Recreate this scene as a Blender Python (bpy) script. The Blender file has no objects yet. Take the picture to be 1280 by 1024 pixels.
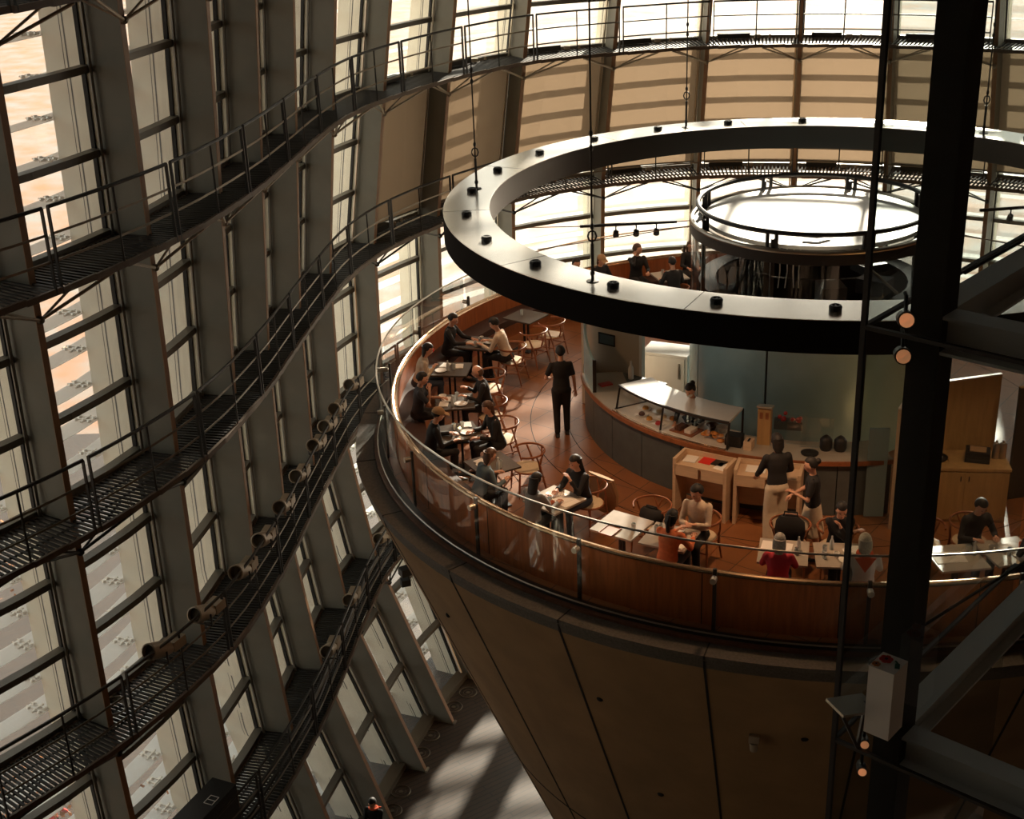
import bpy, math, random
from math import sin, cos, pi, radians as R, atan2, hypot
from mathutils import Vector as V, Matrix
random.seed(7)
S = bpy.context.scene
COL = S.collection
CZ = 20.35                      # eye height above the ground floor
CX, CY, FZ = 5.318, 22.523, 10.25   # axis of the cafe and its floor level

# ---------------------------------------------------------------- materials
def mat(name, col, rough=.6, metal=0., noise=0., nscale=6., bump=0., spec=.5, col2=None, stretch=None):
    m = bpy.data.materials.new(name); m.use_nodes = True
    nt = m.node_tree; b = nt.nodes['Principled BSDF']
    b.inputs['Base Color'].default_value = (*col, 1); b.inputs['Roughness'].default_value = rough
    b.inputs['Metallic'].default_value = metal; b.inputs['Specular IOR Level'].default_value = spec
    if noise or bump or col2:
        tc = nt.nodes.new('ShaderNodeTexCoord'); n = nt.nodes.new('ShaderNodeTexNoise')
        n.inputs['Scale'].default_value = nscale; n.inputs['Detail'].default_value = 6
        src = tc.outputs['Object']
        if stretch:
            mp = nt.nodes.new('ShaderNodeMapping'); mp.inputs['Scale'].default_value = stretch
            nt.links.new(src, mp.inputs[0]); src = mp.outputs[0]
        nt.links.new(src, n.inputs['Vector'])
        r = nt.nodes.new('ShaderNodeValToRGB')
        c2 = col2 or tuple(c*(1-noise) for c in col); c1 = col if col2 else tuple(min(1, c*(1+noise)) for c in col)
        r.color_ramp.elements[0].position = .3; r.color_ramp.elements[1].position = .7
        r.color_ramp.elements[0].color = (*c2, 1); r.color_ramp.elements[1].color = (*c1, 1)
        nt.links.new(n.outputs['Fac'], r.inputs[0]); nt.links.new(r.outputs[0], b.inputs['Base Color'])
        if bump:
            bp = nt.nodes.new('ShaderNodeBump'); bp.inputs['Strength'].default_value = bump
            nt.links.new(n.outputs['Fac'], bp.inputs['Height']); nt.links.new(bp.outputs[0], b.inputs['Normal'])
    return m
def glassmat(name, tint, refl=.08, rough=.02, refl_col=(1, 1, 1), veil=0.):
    m = bpy.data.materials.new(name); m.use_nodes = True; nt = m.node_tree; nt.nodes.clear()
    o = nt.nodes.new('ShaderNodeOutputMaterial'); t = nt.nodes.new('ShaderNodeBsdfTransparent')
    g = nt.nodes.new('ShaderNodeBsdfGlossy'); mx = nt.nodes.new('ShaderNodeMixShader'); lw = nt.nodes.new('ShaderNodeLayerWeight')
    t.inputs[0].default_value = (*tint, 1); g.inputs['Color'].default_value = (*refl_col, 1); g.inputs['Roughness'].default_value = rough
    lw.inputs['Blend'].default_value = .25
    ma = nt.nodes.new('ShaderNodeMath'); ma.operation = 'MULTIPLY_ADD'; ma.inputs[1].default_value = .45; ma.inputs[2].default_value = refl
    nt.links.new(lw.outputs['Fresnel'], ma.inputs[0]); nt.links.new(ma.outputs[0], mx.inputs[0])
    nt.links.new(t.outputs[0], mx.inputs[1]); nt.links.new(g.outputs[0], mx.inputs[2]); last = mx
    if veil:  # milky veil mixed in so the backlit panes wash out white
        tl = nt.nodes.new('ShaderNodeBsdfTranslucent'); tl.inputs[0].default_value = (.97, .96, .93, 1); m2 = nt.nodes.new('ShaderNodeMixShader'); m2.inputs[0].default_value = veil
        nt.links.new(mx.outputs[0], m2.inputs[1]); nt.links.new(tl.outputs[0], m2.inputs[2]); last = m2
    nt.links.new(last.outputs[0], o.inputs[0])
    return m
def translucent(name, col, tr=.6, transp=0.):
    m = bpy.data.materials.new(name); m.use_nodes = True; nt = m.node_tree; nt.nodes.clear()
    o = nt.nodes.new('ShaderNodeOutputMaterial'); d = nt.nodes.new('ShaderNodeBsdfDiffuse'); t = nt.nodes.new('ShaderNodeBsdfTranslucent')
    mx = nt.nodes.new('ShaderNodeMixShader'); mx.inputs[0].default_value = tr
    d.inputs[0].default_value = (*col, 1); t.inputs[0].default_value = (*col, 1)
    nt.links.new(d.outputs[0], mx.inputs[1]); nt.links.new(t.outputs[0], mx.inputs[2]); last = mx
    if transp:
        tp = nt.nodes.new('ShaderNodeBsdfTransparent'); m2 = nt.nodes.new('ShaderNodeMixShader'); m2.inputs[0].default_value = transp
        nt.links.new(mx.outputs[0], m2.inputs[1]); nt.links.new(tp.outputs[0], m2.inputs[2]); last = m2
    nt.links.new(last.outputs[0], o.inputs[0]); return m
def bands(name, c1, c2, mortar, w, h, rough=.3, rot=0., msize=.012, offset=.5, bump=0.):
    m = mat(name, c1, rough); nt = m.node_tree; b = nt.nodes['Principled BSDF']
    tc = nt.nodes.new('ShaderNodeTexCoord'); mp = nt.nodes.new('ShaderNodeMapping'); br = nt.nodes.new('ShaderNodeTexBrick')
    mp.inputs['Rotation'].default_value = (0, 0, rot)
    br.inputs['Color1'].default_value = (*c1, 1); br.inputs['Color2'].default_value = (*c2, 1); br.inputs['Mortar'].default_value = (*mortar, 1)
    br.inputs['Scale'].default_value = 1; br.inputs['Mortar Size'].default_value = msize; br.inputs['Brick Width'].default_value = w
    br.inputs['Row Height'].default_value = h; br.offset = offset
    n = nt.nodes.new('ShaderNodeTexNoise'); n.inputs['Scale'].default_value = 2.2; n.inputs['Detail'].default_value = 8
    mx = nt.nodes.new('ShaderNodeMixRGB'); mx.blend_type = 'MULTIPLY'; mx.inputs[0].default_value = .55
    nt.links.new(tc.outputs['Object'], mp.inputs[0]); nt.links.new(mp.outputs[0], br.inputs['Vector']); nt.links.new(mp.outputs[0], n.inputs['Vector'])
    nt.links.new(br.outputs['Color'], mx.inputs[1]); nt.links.new(n.outputs['Fac'], mx.inputs[2]); nt.links.new(mx.outputs[0], b.inputs['Base Color'])
    return m
def emit(name, col, st):
    m = mat(name, col); b = m.node_tree.nodes['Principled BSDF']
    b.inputs['Emission Color'].default_value = (*col, 1); b.inputs['Emission Strength'].default_value = st; return m

M = dict(
 concrete=mat('concrete', (.29, .172, .082), .85, noise=.16, nscale=1.3, bump=.04),
 coping=mat('coping_stone', (.10, .085, .07), .7, noise=.25, nscale=30),
 ledge=mat('ledge_wood', (.15, .06, .028), .55, noise=.25, nscale=9),
 joint=mat('joint', (.01, .008, .007), .9),
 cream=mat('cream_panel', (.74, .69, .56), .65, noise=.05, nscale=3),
 fin=mat('fin_shaded_cream', (.20, .187, .153), .65, noise=.05, nscale=3),  # the cream darkened, so indoor shade sits in the inner fin colour
 bronze=mat('bronze_edge', (.28, .15, .075), .5, noise=.1),
 edge=mat('edge_beam', (.10, .062, .038), .55, noise=.15),
 gasket=mat('gasket', (.015, .014, .013), .7),
 dark=mat('dark_steel', (.035, .031, .027), .5, .3),
 deck=mat('deck_steel', (.022, .02, .018), .6, .2),
 railbar=mat('rail_bar', (.2, .17, .13), .4, .6),
 steel=mat('steel', (.55, .5, .43), .3, .9),
 transom=mat('transom', (.17, .155, .13), .45, .2),
 glass=glassmat('window_glass', (.93, .95, .93), .03, veil=.11),
 balus=glassmat('balustrade_glass', (.9, .93, .92), .03),
 shaftglass=glassmat('shaft_glass', (.70, .74, .74), .05),
 caseglass=glassmat('case_glass', (.95, .96, .96), .04),
 louver=translucent('fritted_louver', (.96, .97, .96), .5, .22),
 blind=translucent('roller_blind', (.27, .195, .13), .28),
 ringtop=mat('ring_aluminium', (.90, .86, .80), .22, .75, noise=.04, nscale=4),
 ringside=mat('ring_fascia', (.008, .006, .005), .8, spec=.1),
 ringin=mat('ring_inner', (.07, .065, .06), .35, .6),
 black=mat('black', (.012, .011, .011), .5),
 tile=bands('cafe_tiles', (.36, .145, .055), (.32, .125, .048), (.10, .05, .025), .62, .62, .3, R(38), .008, 0.),
 plank=bands('ground_planks', (.075, .042, .024), (.055, .032, .019), (.012, .01, .008), 3.2, .14, .45, R(-33), .014),
 banquet=mat('banquette_wood', (.34, .10, .028), .4, noise=.22, nscale=3, stretch=(6, 6, .6)),
 seatfab=mat('banquette_seat', (.05, .02, .012), .7),
 copper=mat('copper_rail', (.62, .42, .27), .25, .9),
 wood=mat('chair_wood', (.30, .105, .042), .42, noise=.2, nscale=12),
 cord=mat('paper_cord', (.55, .44, .30), .8, noise=.1, nscale=60),
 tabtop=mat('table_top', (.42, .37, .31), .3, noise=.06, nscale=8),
 tabshade=mat('table_shaded', (.085, .062, .045), .3, noise=.1),  # same table top, darkened for the shaded left side of the cafe
 counter=mat('counter_front', (.085, .10, .10), .5, noise=.12, nscale=5),
 ctop=mat('counter_top', (.55, .5, .43), .25, .3),
 casetop=mat('case_top', (.93, .91, .88), .3, .3),
 core=mat('core_panel', (.38, .56, .60), .25, .1, noise=.06, nscale=2),
 white=mat('white', (.8, .77, .72), .5),
 paper=mat('paper', (.85, .82, .77), .7),
 china=mat('china', (.85, .83, .79), .2),
 palewood=mat('pale_wood', (.62, .45, .30), .55, noise=.08, nscale=3, stretch=(1, 1, 8)),
 tanwood=mat('tan_wood', (.47, .29, .12), .5, noise=.14, nscale=2.5, stretch=(5, 5, .6)),
 screen=mat('dark_screen', (.045, .035, .025), .6),
 tanwall=mat('tan_wall', (.58, .50, .39), .7),
 skin=mat('skin', (.62, .33, .22), .55),
 lips=mat('lips', (.35, .12, .1), .5),
 hairb=mat('black_hair', (.012, .010, .009), .65, noise=.3, nscale=40),
 hairbr=mat('brown_hair', (.10, .05, .028), .5, noise=.3, nscale=40),
 hairg=mat('grey_hair', (.36, .34, .30), .6, noise=.2, nscale=40),
 hairw=mat('white_hair', (.66, .58, .45), .6, noise=.2, nscale=40),
 cblack=mat('black_cloth', (.014, .013, .014), .85),
 cnavy=mat('navy_cloth', (.03, .034, .045), .85),
 cbeige=mat('beige_knit', (.62, .50, .38), .85, noise=.08, nscale=30),
 ccream=mat('cream_cloth', (.66, .56, .42), .85, noise=.05, nscale=20),
 corange=mat('orange_knit', (.66, .17, .06), .85, noise=.12, nscale=25),
 cred=mat('crimson_cloth', (.50, .025, .045), .8),
 cscarf=mat('scarlet_scarf', (.75, .12, .04), .8),
 cdenim=mat('denim', (.04, .055, .085), .85),
 cgrey=mat('grey_cloth', (.22, .21, .2), .85),
 cbluegrey=mat('bluegrey_cloth', (.10, .14, .16), .85),
 tan=mat('tan_coat', (.40, .24, .12), .85),
 shoe=mat('shoe', (.02, .018, .016), .5),
 cake=mat('cake', (.62, .30, .06), .7, noise=.3, nscale=40), cake2=mat('chocolate', (.10, .04, .02), .6), cake3=mat('cream_cake', (.8, .68, .45), .6),
 berry=mat('berry', (.45, .03, .03), .4), green=mat('green', (.06, .13, .03), .6), bread=mat('bread', (.6, .24, .05), .7, noise=.3, nscale=30),
 lampface=None, lampbody=mat('lamp_body', (.36, .29, .21), .45, .2),
 redmark=mat('red_mark', (.7, .03, .02), .6), orangemark=mat('orange_mark', (.6, .2, .05), .6), greenmark=mat('green_mark', (.02, .12, .07), .6),
 grass=mat('clear_tumbler', (.6, .65, .65), .1, 0, spec=.8),
 ground=bands('paving', (.52, .31, .21), (.40, .20, .12), (.14, .09, .07), 1.7, .9, .85, R(20), .012),
 beamgrey=mat('beam_steel', (.66, .66, .64), .5),
 column=mat('column_steel', (.022, .017, .013), .6),
 litter=None, bark=mat('bark', (.10, .06, .04), .9, noise=.3, nscale=12),
 autumn=mat('autumn_leaves', (.55, .2, .05), .8, noise=.4, nscale=3),
 ceil=mat('ceiling', (.10, .085, .07), .8), woodwall=mat('slat_wall', (.10, .06, .035), .6, noise=.2, nscale=2, stretch=(8, 8, .3)),
 bulb=emit('warm_bulb', (1., .5, .2), 25.), flame=emit('flame', (1., .55, .2), 30.),
)
M['lampface'] = emit('lamp_face', (.8, .42, .2), .24)  # weak glow added to brighten the tan lens faces
m = mat('leaf_litter', (.33, .14, .05), .9, nscale=.45, col2=(.25, .24, .225)); M['litter'] = m

# ---------------------------------------------------------------- mesh building
class MB:
    def __init__(s): s.v = []; s.f = []; s.m = []; s.cur = 0
    def add(s, vs, fs):
        o = len(s.v); s.v += [tuple(x) for x in vs]; s.f += [tuple(i+o for i in f) for f in fs]; s.m += [s.cur]*len(fs); return s
    def box(s, c, size, rz=0., M3=None):
        x, y, z = [a/2 for a in size]; c = V(c); m = M3 or Matrix.Rotation(rz, 3, 'Z')
        vs = [c + m @ V((sx*x, sy*y, sz*z)) for sz in (-1, 1) for sx, sy in ((-1, -1), (1, -1), (1, 1), (-1, 1))]
        return s.add(vs, [(3, 2, 1, 0), (4, 5, 6, 7), (0, 1, 5, 4), (1, 2, 6, 5), (2, 3, 7, 6), (3, 0, 4, 7)])
    def beam(s, p, q, w, h, up=(0, 0, 1)):
        p, q = V(p), V(q); d = (q-p); L = d.length
        if L < 1e-6: return s
        d.normalize(); u = V(up)
        if abs(d.dot(u)) > .98: u = V((1, 0, 0))
        r = d.cross(u).normalized(); u = r.cross(d)
        return s.box((p+q)/2, (w, L, h), M3=Matrix((r, d, u)).transposed())
    def tube(s, pts, r, n=8, closed=False, cap=True):
        pts = [V(p) for p in pts]; k = len(pts); rs = r if isinstance(r, (list, tuple)) else [r]*k
        prev = None; vs = []
        for i, p in enumerate(pts):
            a = pts[(i-1) % k] if (closed or i) else p; b = pts[(i+1) % k] if (closed or i < k-1) else p
            d = (b-a).normalized() if (b-a).length > 1e-9 else V((0, 0, 1))
            if prev is None:
                u = V((0, 0, 1)) if abs(d.z) < .95 else V((1, 0, 0)); x = d.cross(u).normalized()
            else:
                x = (prev - d*prev.dot(d)); x = x.normalized() if x.length > 1e-6 else d.orthogonal().normalized()
            prev = x; y = d.cross(x)
            rr = rs[i]; rx, ry = rr if isinstance(rr, tuple) else (rr, rr)
            vs += [p + x*rx*cos(2*pi*j/n) + y*ry*sin(2*pi*j/n) for j in range(n)]
        fs = []
        for i in range(k if closed else k-1):
            for j in range(n):
                a, b = i*n+j, i*n+(j+1) % n; c, d2 = ((i+1) % k)*n+(j+1) % n, ((i+1) % k)*n+j
                fs.append((a, b, c, d2))
        if cap and not closed: fs += [tuple(reversed(range(n))), tuple(range((k-1)*n, k*n))]
        return s.add(vs, fs)
    def lathe(s, prof, c=(0, 0, 0), n=16, rot=None):
        c = V(c); vs = []; k = len(prof)
        for r, z in prof:
            for j in range(n):
                p = V((r*cos(2*pi*j/n), r*sin(2*pi*j/n), z)); vs.append(c + (rot @ p if rot else p))
        fs = [(i*n+j, i*n+(j+1) % n, (i+1)*n+(j+1) % n, (i+1)*n+j) for i in range(k-1) for j in range(n)]
        if prof[0][0] > 1e-6: fs.append(tuple(reversed(range(n))))
        if prof[-1][0] > 1e-6: fs.append(tuple(range((k-1)*n, k*n)))
        return s.add(vs, fs)
    def arc(s, r0, r1, z0, z1, a0, a1, n=24, c=(CX, CY), r0t=None, r1t=None):
        """curved bar about the vertical axis c: inner/outer radius, z range, angle range in degrees"""
        full = abs(a1-a0) >= 359.9; vs = []; r0t = r0 if r0t is None else r0t; r1t = r1 if r1t is None else r1t
        k = n if full else n+1
        for i in range(k):
            a = R(a0+(a1-a0)*i/n)
            for r, z in ((r0, z0), (r1, z0), (r1t, z1), (r0t, z1)): vs.append((c[0]+r*cos(a), c[1]+r*sin(a), z))
        fs = []
        for i in range(n):
            for j in range(4):
                a, b = i*4+j, i*4+(j+1) % 4; i2 = (i+1) % k
                fs.append((a, i2*4+j, i2*4+(j+1) % 4, b))
        if not full: fs += [(0, 1, 2, 3), tuple(n*4+j for j in (3, 2, 1, 0))]
        return s.add(vs, fs)
    def prism(s, poly, z0, z1):
        n = len(poly)
        return s.add([(x, y, z0) for x, y in poly]+[(x, y, z1) for x, y in poly],
                     [tuple(reversed(range(n))), tuple(range(n, 2*n))]+[(i, (i+1) % n, n+(i+1) % n, n+i) for i in range(n)])
    def ball(s, c, r, n=12, k=8, rot=None, fn=None):
        c = V(c); r = r if isinstance(r, (tuple, list)) else (r, r, r); vs = []
        for i in range(k+1):
            t = pi*i/k
            for j in range(n):
                d = V((sin(t)*cos(2*pi*j/n), sin(t)*sin(2*pi*j/n), cos(t)))
                q = V((d.x*r[0], d.y*r[1], d.z*r[2]))*(fn(d) if fn else 1)
                vs.append(c + (rot @ q if rot else q))
        return s.add(vs, [(i*n+j, (i+1)*n+j, (i+1)*n+(j+1) % n, i*n+(j+1) % n) for i in range(k) for j in range(n)])
    def loft(s, secs, n=14):
        """closed elliptical loft: sections (centre, half-width vector, half-depth vector)"""
        vs = []; k = len(secs)
        for c, w, d in secs:
            vs += [V(c)+V(w)*cos(2*pi*j/n)+V(d)*sin(2*pi*j/n) for j in range(n)]
        fs = [(i*n+j, i*n+(j+1) % n, (i+1)*n+(j+1) % n, (i+1)*n+j) for i in range(k-1) for j in range(n)]
        fs += [tuple(reversed(range(n))), tuple(range((k-1)*n, k*n))]
        return s.add(vs, fs)
    def mesh(s, name, mats, off=(0, 0, 0), smooth=False):
        me = bpy.data.meshes.new(name); o = V(off)
        me.from_pydata([tuple(V(v)-o) for v in s.v], [], s.f)
        for x in (mats if isinstance(mats, (list, tuple)) else [mats]): me.materials.append(x)
        if max(s.m, default=0): me.polygons.foreach_set('material_index', s.m)
        if smooth:
            me.polygons.foreach_set('use_smooth', [True]*len(s.f))
            try: me.set_sharp_from_angle(angle=R(40))
            except Exception: pass
        me.update(); return me
    def build(s, name, mats, parent=None, world=True, smooth=False):
        off = parent.get('_o', (0, 0, 0)) if (parent is not None and world) else (0, 0, 0)
        o = bpy.data.objects.new(name, s.mesh(name, mats, off, smooth)); COL.objects.link(o)
        if parent is not None: o.parent = parent; o['_o'] = tuple(off)
        else: o['_o'] = (0, 0, 0)
        return o
def tag(o, label, cat, group=None, kind=None):
    o['label'] = label; o['category'] = cat
    if group: o['group'] = group
    if kind: o['kind'] = kind
    return o
def thing(name, label, cat, loc=(0, 0, 0), rz=0., group=None, kind=None):
    o = bpy.data.objects.new(name, None); o.empty_display_size = .1; COL.objects.link(o)
    o.location = loc; o.rotation_euler = (0, 0, rz); o['_o'] = tuple(loc)
    return tag(o, label, cat, group, kind)
def solo(mb, name, mats, label, cat, group=None, kind=None, smooth=False, loc=(0, 0, 0), rz=0.):
    o = mb.build(name, mats, None, smooth=smooth); o.location = loc; o.rotation_euler = (0, 0, rz)
    return tag(o, label, cat, group, kind)
def dup(root, loc, rz, label=None, group=None):
    r = root.copy(); COL.objects.link(r); r.location = loc; r.rotation_euler = (0, 0, rz)
    if label: r['label'] = label
    if group: r['group'] = group
    for ch in list(root.children):
        c = ch.copy(); COL.objects.link(c); c.parent = r
        for g in list(ch.children):
            d = g.copy(); COL.objects.link(d); d.parent = c
    return r
def P(th, r, z=0.):
    return V((CX+r*cos(R(th)), CY+r*sin(R(th)), z))
ORD = ['first', 'second', 'third', 'fourth', 'fifth', 'sixth', 'seventh', 'eighth', 'ninth', 'tenth', 'eleventh', 'twelfth', 'thirteenth', 'fourteenth', 'fifteenth', 'sixteenth', 'seventeenth', 'eighteenth']

# ---------------------------------------------------------------- camera
f, p, r = 1686., .4107, -.039
F = V((0, cos(p), -sin(p))); U = V((0, sin(p), cos(p))); X = V((1, 0, 0))
X2 = cos(r)*X+sin(r)*U; U2 = -sin(r)*X+cos(r)*U
cam = bpy.data.cameras.new('camera'); co = bpy.data.objects.new('camera', cam); COL.objects.link(co)
cam.sensor_width = 36; cam.sensor_fit = 'HORIZONTAL'; cam.lens = f/1280*36; cam.clip_start = .05; cam.clip_end = 500
co.matrix_world = Matrix(((X2.x, U2.x, -F.x, 0), (X2.y, U2.y, -F.y, 0), (X2.z, U2.z, -F.z, CZ), (0, 0, 0, 1)))
S.camera = co
def ray(x, y): return F+X2*((x-640)/f)-U2*((y-512)/f)
def at(x, y, z):
    """world point of height z seen at pixel (x, y) of the photo (used to take positions off the photograph)"""
    d = ray(x, y); t = (z-CZ)/d.z; return V((d.x*t, d.y*t, z))

# ---------------------------------------------------------------- the undulating facade
I0, I1 = -5, 16
RAIL = {-5: (-15, 9.1), -4: (-13, 10.5), -3: (-11.05, 12.05), -2: (-9.2, 13.7), -1: (-7.5, 15.6), 0: (-6.07, 17.5), 1: (-4.95, 19.85), 2: (-4.28, 22.35), 3: (-3.92, 24.6),
        4: (-3.6, 27.), 5: (-3.12, 29.2), 6: (-2.2, 31.2), 7: (-.81, 33.25), 8: (.95, 34.95), 9: (3.2, 35.75), 10: (5.6, 36.2), 11: (7.87, 35.9), 12: (9.97, 35.2),
        13: (12.2, 34.), 14: (14.2, 32.6), 15: (16., 30.9), 16: (17.5, 29.)}
def nrm(tab, i):
    a, b = tab[max(i-1, I0)], tab[min(i+1, I1)]; d = V((b[0]-a[0], b[1]-a[1])).normalized(); return V((-d.y, d.x))
AM = {2: .2, 3: .28, 4: .3, 5: .42, 6: .6, 7: .65, 8: .75}
def am(i): return .08 if i <= 1 else AM.get(i, .95)
BASE = {0: (-5.3, 17.6), 1: (-4.35, 19.8), 2: (-3.65, 21.85), 3: (-2.99, 23.76), 4: (-2.36, 25.62), 5: (-1.74, 27.45), 6: (-.95, 29.2)}
LEV = [0., 3.7, 7.4, 11.1, 14.8, 18.5, 24.]
TAB = {}
for z in LEV:
    t = {}
    for i in range(I0, I1+1):
        b = V(RAIL[i]); n = nrm(RAIL, i); a = am(i)
        if z == 0:
            t[i] = tuple(V(BASE[i])-n*.5) if i in BASE else tuple(b-n*(.7 if i < 0 else 2.4))
        else:
            k = {3.7: -.1, 7.4: 1.2*a, 11.1: a, 14.8: 0., 18.5: -a, 24.: -1.9*a}[z]; t[i] = tuple(b+n*k)
    TAB[z] = t
def rail_i(i, z):
    for z0, z1 in zip(LEV, LEV[1:]):
        if z <= z1 or z1 == LEV[-1]:
            u = (z-z0)/(z1-z0); break
    return V(TAB[z0][i]).lerp(V(TAB[z1][i]), u)
def rail(s, z, off=0.):
    """point at fin coordinate s (fractional) on the inner catwalk line at height z, moved outwards by off"""
    tab = lambda i: rail_i(min(max(i, I0), I1), z)
    i = int(math.floor(s)); u = s-i; a, b, c, d = tab(i-1), tab(i), tab(i+1), tab(i+2)
    q = .5*((2*b)+(c-a)*u+(2*a-5*b+4*c-d)*u*u+(3*b-a-3*c+d)*u**3)
    t = .5*((c-a)+2*(2*a-5*b+4*c-d)*u+3*(3*b-a-3*c+d)*u*u); t.normalize()
    q = q+V((-t.y, t.x))*off
    return V((q.x, q.y, z))
def tang(s, z): d = rail(s+.02, z)-rail(s-.02, z); d.normalize(); return d
FIN, GL = .5, 1.28              # fin edge and glass line, measured outwards from the catwalk rail
ZT = 23.9
zs = [0, .9, 1.9, 2.8, 3.7, 4.6, 5.6, 7.4, 9.2, 11.1, 12.9, 14.8, 16.6, 18.5, 21, ZT]
TR = [.06]+[3.7*k/3 for k in range(1, 20)]
VIS = list(range(-1, 14))
for i in range(I0, I1):
    if i in VIS:
        lab = f'tall glazed facade bay with cream fin, {ORD[i+1]} from the left edge of the photo'; grp = None
    else:
        lab = 'glazed facade bay beyond the edge of the photo'; grp = 'facade bays outside the view'
    o0 = rail(i+.5, 0, GL)
    w = thing(f'window_{i-I0+1}', lab, 'window', o0, 0, grp, 'structure')
    # the fin at coordinate i: cream plate from inner edge to the glass and on outside, bronze inner edge
    def plate(o0_, o1_, th, z0=None, z1=None):
        mb = MB(); vs = []
        zz = [z for z in zs if (z0 is None or z >= z0) and (z1 is None or z <= z1)]
        for z in zz:
            a, b = rail(i, z, o0_), rail(i, z, o1_); t = tang(i, z)*th/2
            vs += [a-t, b-t, b+t, a+t]
        fs = [(j*4+k, j*4+(k+1) % 4, (j+1)*4+(k+1) % 4, (j+1)*4+k) for j in range(len(zz)-1) for k in range(4)]
        fs += [(3, 2, 1, 0), tuple((len(zz)-1)*4+k for k in range(4))]
        mb.add(vs, fs); return mb
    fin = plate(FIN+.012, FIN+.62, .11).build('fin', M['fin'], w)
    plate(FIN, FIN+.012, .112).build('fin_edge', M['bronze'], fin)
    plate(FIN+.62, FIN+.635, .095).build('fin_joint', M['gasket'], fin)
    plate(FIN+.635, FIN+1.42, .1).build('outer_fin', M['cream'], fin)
    g = MB()
    for a, b in ((FIN+1.0, FIN+1.025), (FIN+1.07, FIN+1.08)):
        pl = plate(a, b, .104); g.add(pl.v, pl.f)
    g.build('outer_fin_groove', M['gasket'], fin)
    mul = plate(GL-.07, GL+.0, .17); mul.build('mullion', M['gasket'], w)
    # added rod for the lit mullion edge, pale steel in the back bays
    MB().tube([rail(i, z, GL-.2)+tang(i, z)*-.12 for z in zs], .03, 6).build('mullion_shine_rod', M['steel'] if i > 5 else M['transom'], w, smooth=True)
    # glass sheet
    gb = MB(); vs = []
    for z in zs: vs += [rail(i+u, z, GL+.03) for u in (0, .5, 1)]
    gb.add(vs, [(j*3+k, j*3+k+1, j*3+k+4, j*3+k+3) for j in range(len(zs)-1) for k in range(2)])
    gb.build('glazing', M['glass'], w)
    for z in TR:
        if z > ZT or (i >= 6 and 11.3 < z < 14.7): continue
        t = MB(); q = [rail(i+u, z, GL-.09) for u in (.03, .35, .68, .985)]
        for a, b in zip(q, q[1:]): t.beam(a, b, .17, .11)
        t.build('transom', M['transom'], w)
    # fritted glass louvers outside, carried on brackets at the fins
    lv = MB(); br = MB(); k = 0; z = .45
    while z < ZT-.4:
        ps = [(rail(i+u, z, GL+.62), rail(i+u, z, GL+1.05)) for u in (.0, .33, .67, 1.)]
        vs = []
        for a, b in ps: vs += [a, b+V((0, 0, -.02)), b+V((0, 0, -.005)), a+V((0, 0, .015))]
        lv.add(vs, [(j*4+m_, j*4+(m_+1) % 4, (j+1)*4+(m_+1) % 4, (j+1)*4+m_) for j in range(3) for m_ in range(4)]+[(3, 2, 1, 0), (12, 13, 14, 15)])
        if -2 <= i <= 5:
            for u in (.9, .955):
                for o_ in (GL+.67, GL+.78, GL+.93):
                    br.lathe([(.03, 0), (.045, .02), (.03, .045), (.015, .05)], rail(i+u+random.uniform(-.006, .006), z, o_)+V((0, 0, .02)), 7)
                br.beam(rail(i+u, z, GL+.62)+V((0, 0, .05)), rail(i+u, z, GL+1.0)+V((0, 0, .05)), .02, .02)
            br.beam(rail(i+.86, z, GL+.78)+V((0, 0, .04)), rail(i+1, z, GL+.8)+V((0, 0, .04)), .03, .03)
        z += 3.7/6
    lv.build('louver_blades', M['louver'], w)
    if br.v: br.build('louver_brackets', M['steel'], w)
    # roller blind in the bays behind the cafe, between the two upper catwalks
    if i >= 6:
        b = MB(); vs = []
        zz = [11.25, 12.2, 13.1, 14., 14.62]
        for z in zz: vs += [rail(i+u, z, GL-.2) for u in (.02, .35, .68, .98)]
        b.add(vs, [(j*4+k, j*4+k+1, j*4+k+5, j*4+k+4) for j in range(len(zz)-1) for k in range(3)])
        bl = b.build('roller_blind', M['blind'], w)
        MB().tube([rail(i+u, 14.66, GL-.2) for u in (.02, .5, .98)], .05, 8).build('blind_roller', M['transom'], bl, smooth=True)
        MB().tube([rail(i+u, 11.25, GL-.2) for u in (.02, .5, .98)], .02, 6).build('bottom_bar', M['transom'], bl, smooth=True)
    # sill kerb at the ground floor
    sl = MB()
    q = [rail(i+u, .05, GL-.16) for u in (.03, .5, .97)]
    for a, b in zip(q, q[1:]): sl.beam(a, b, .3, .2)
    sl.build('sill', M['railbar'], w)

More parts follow.
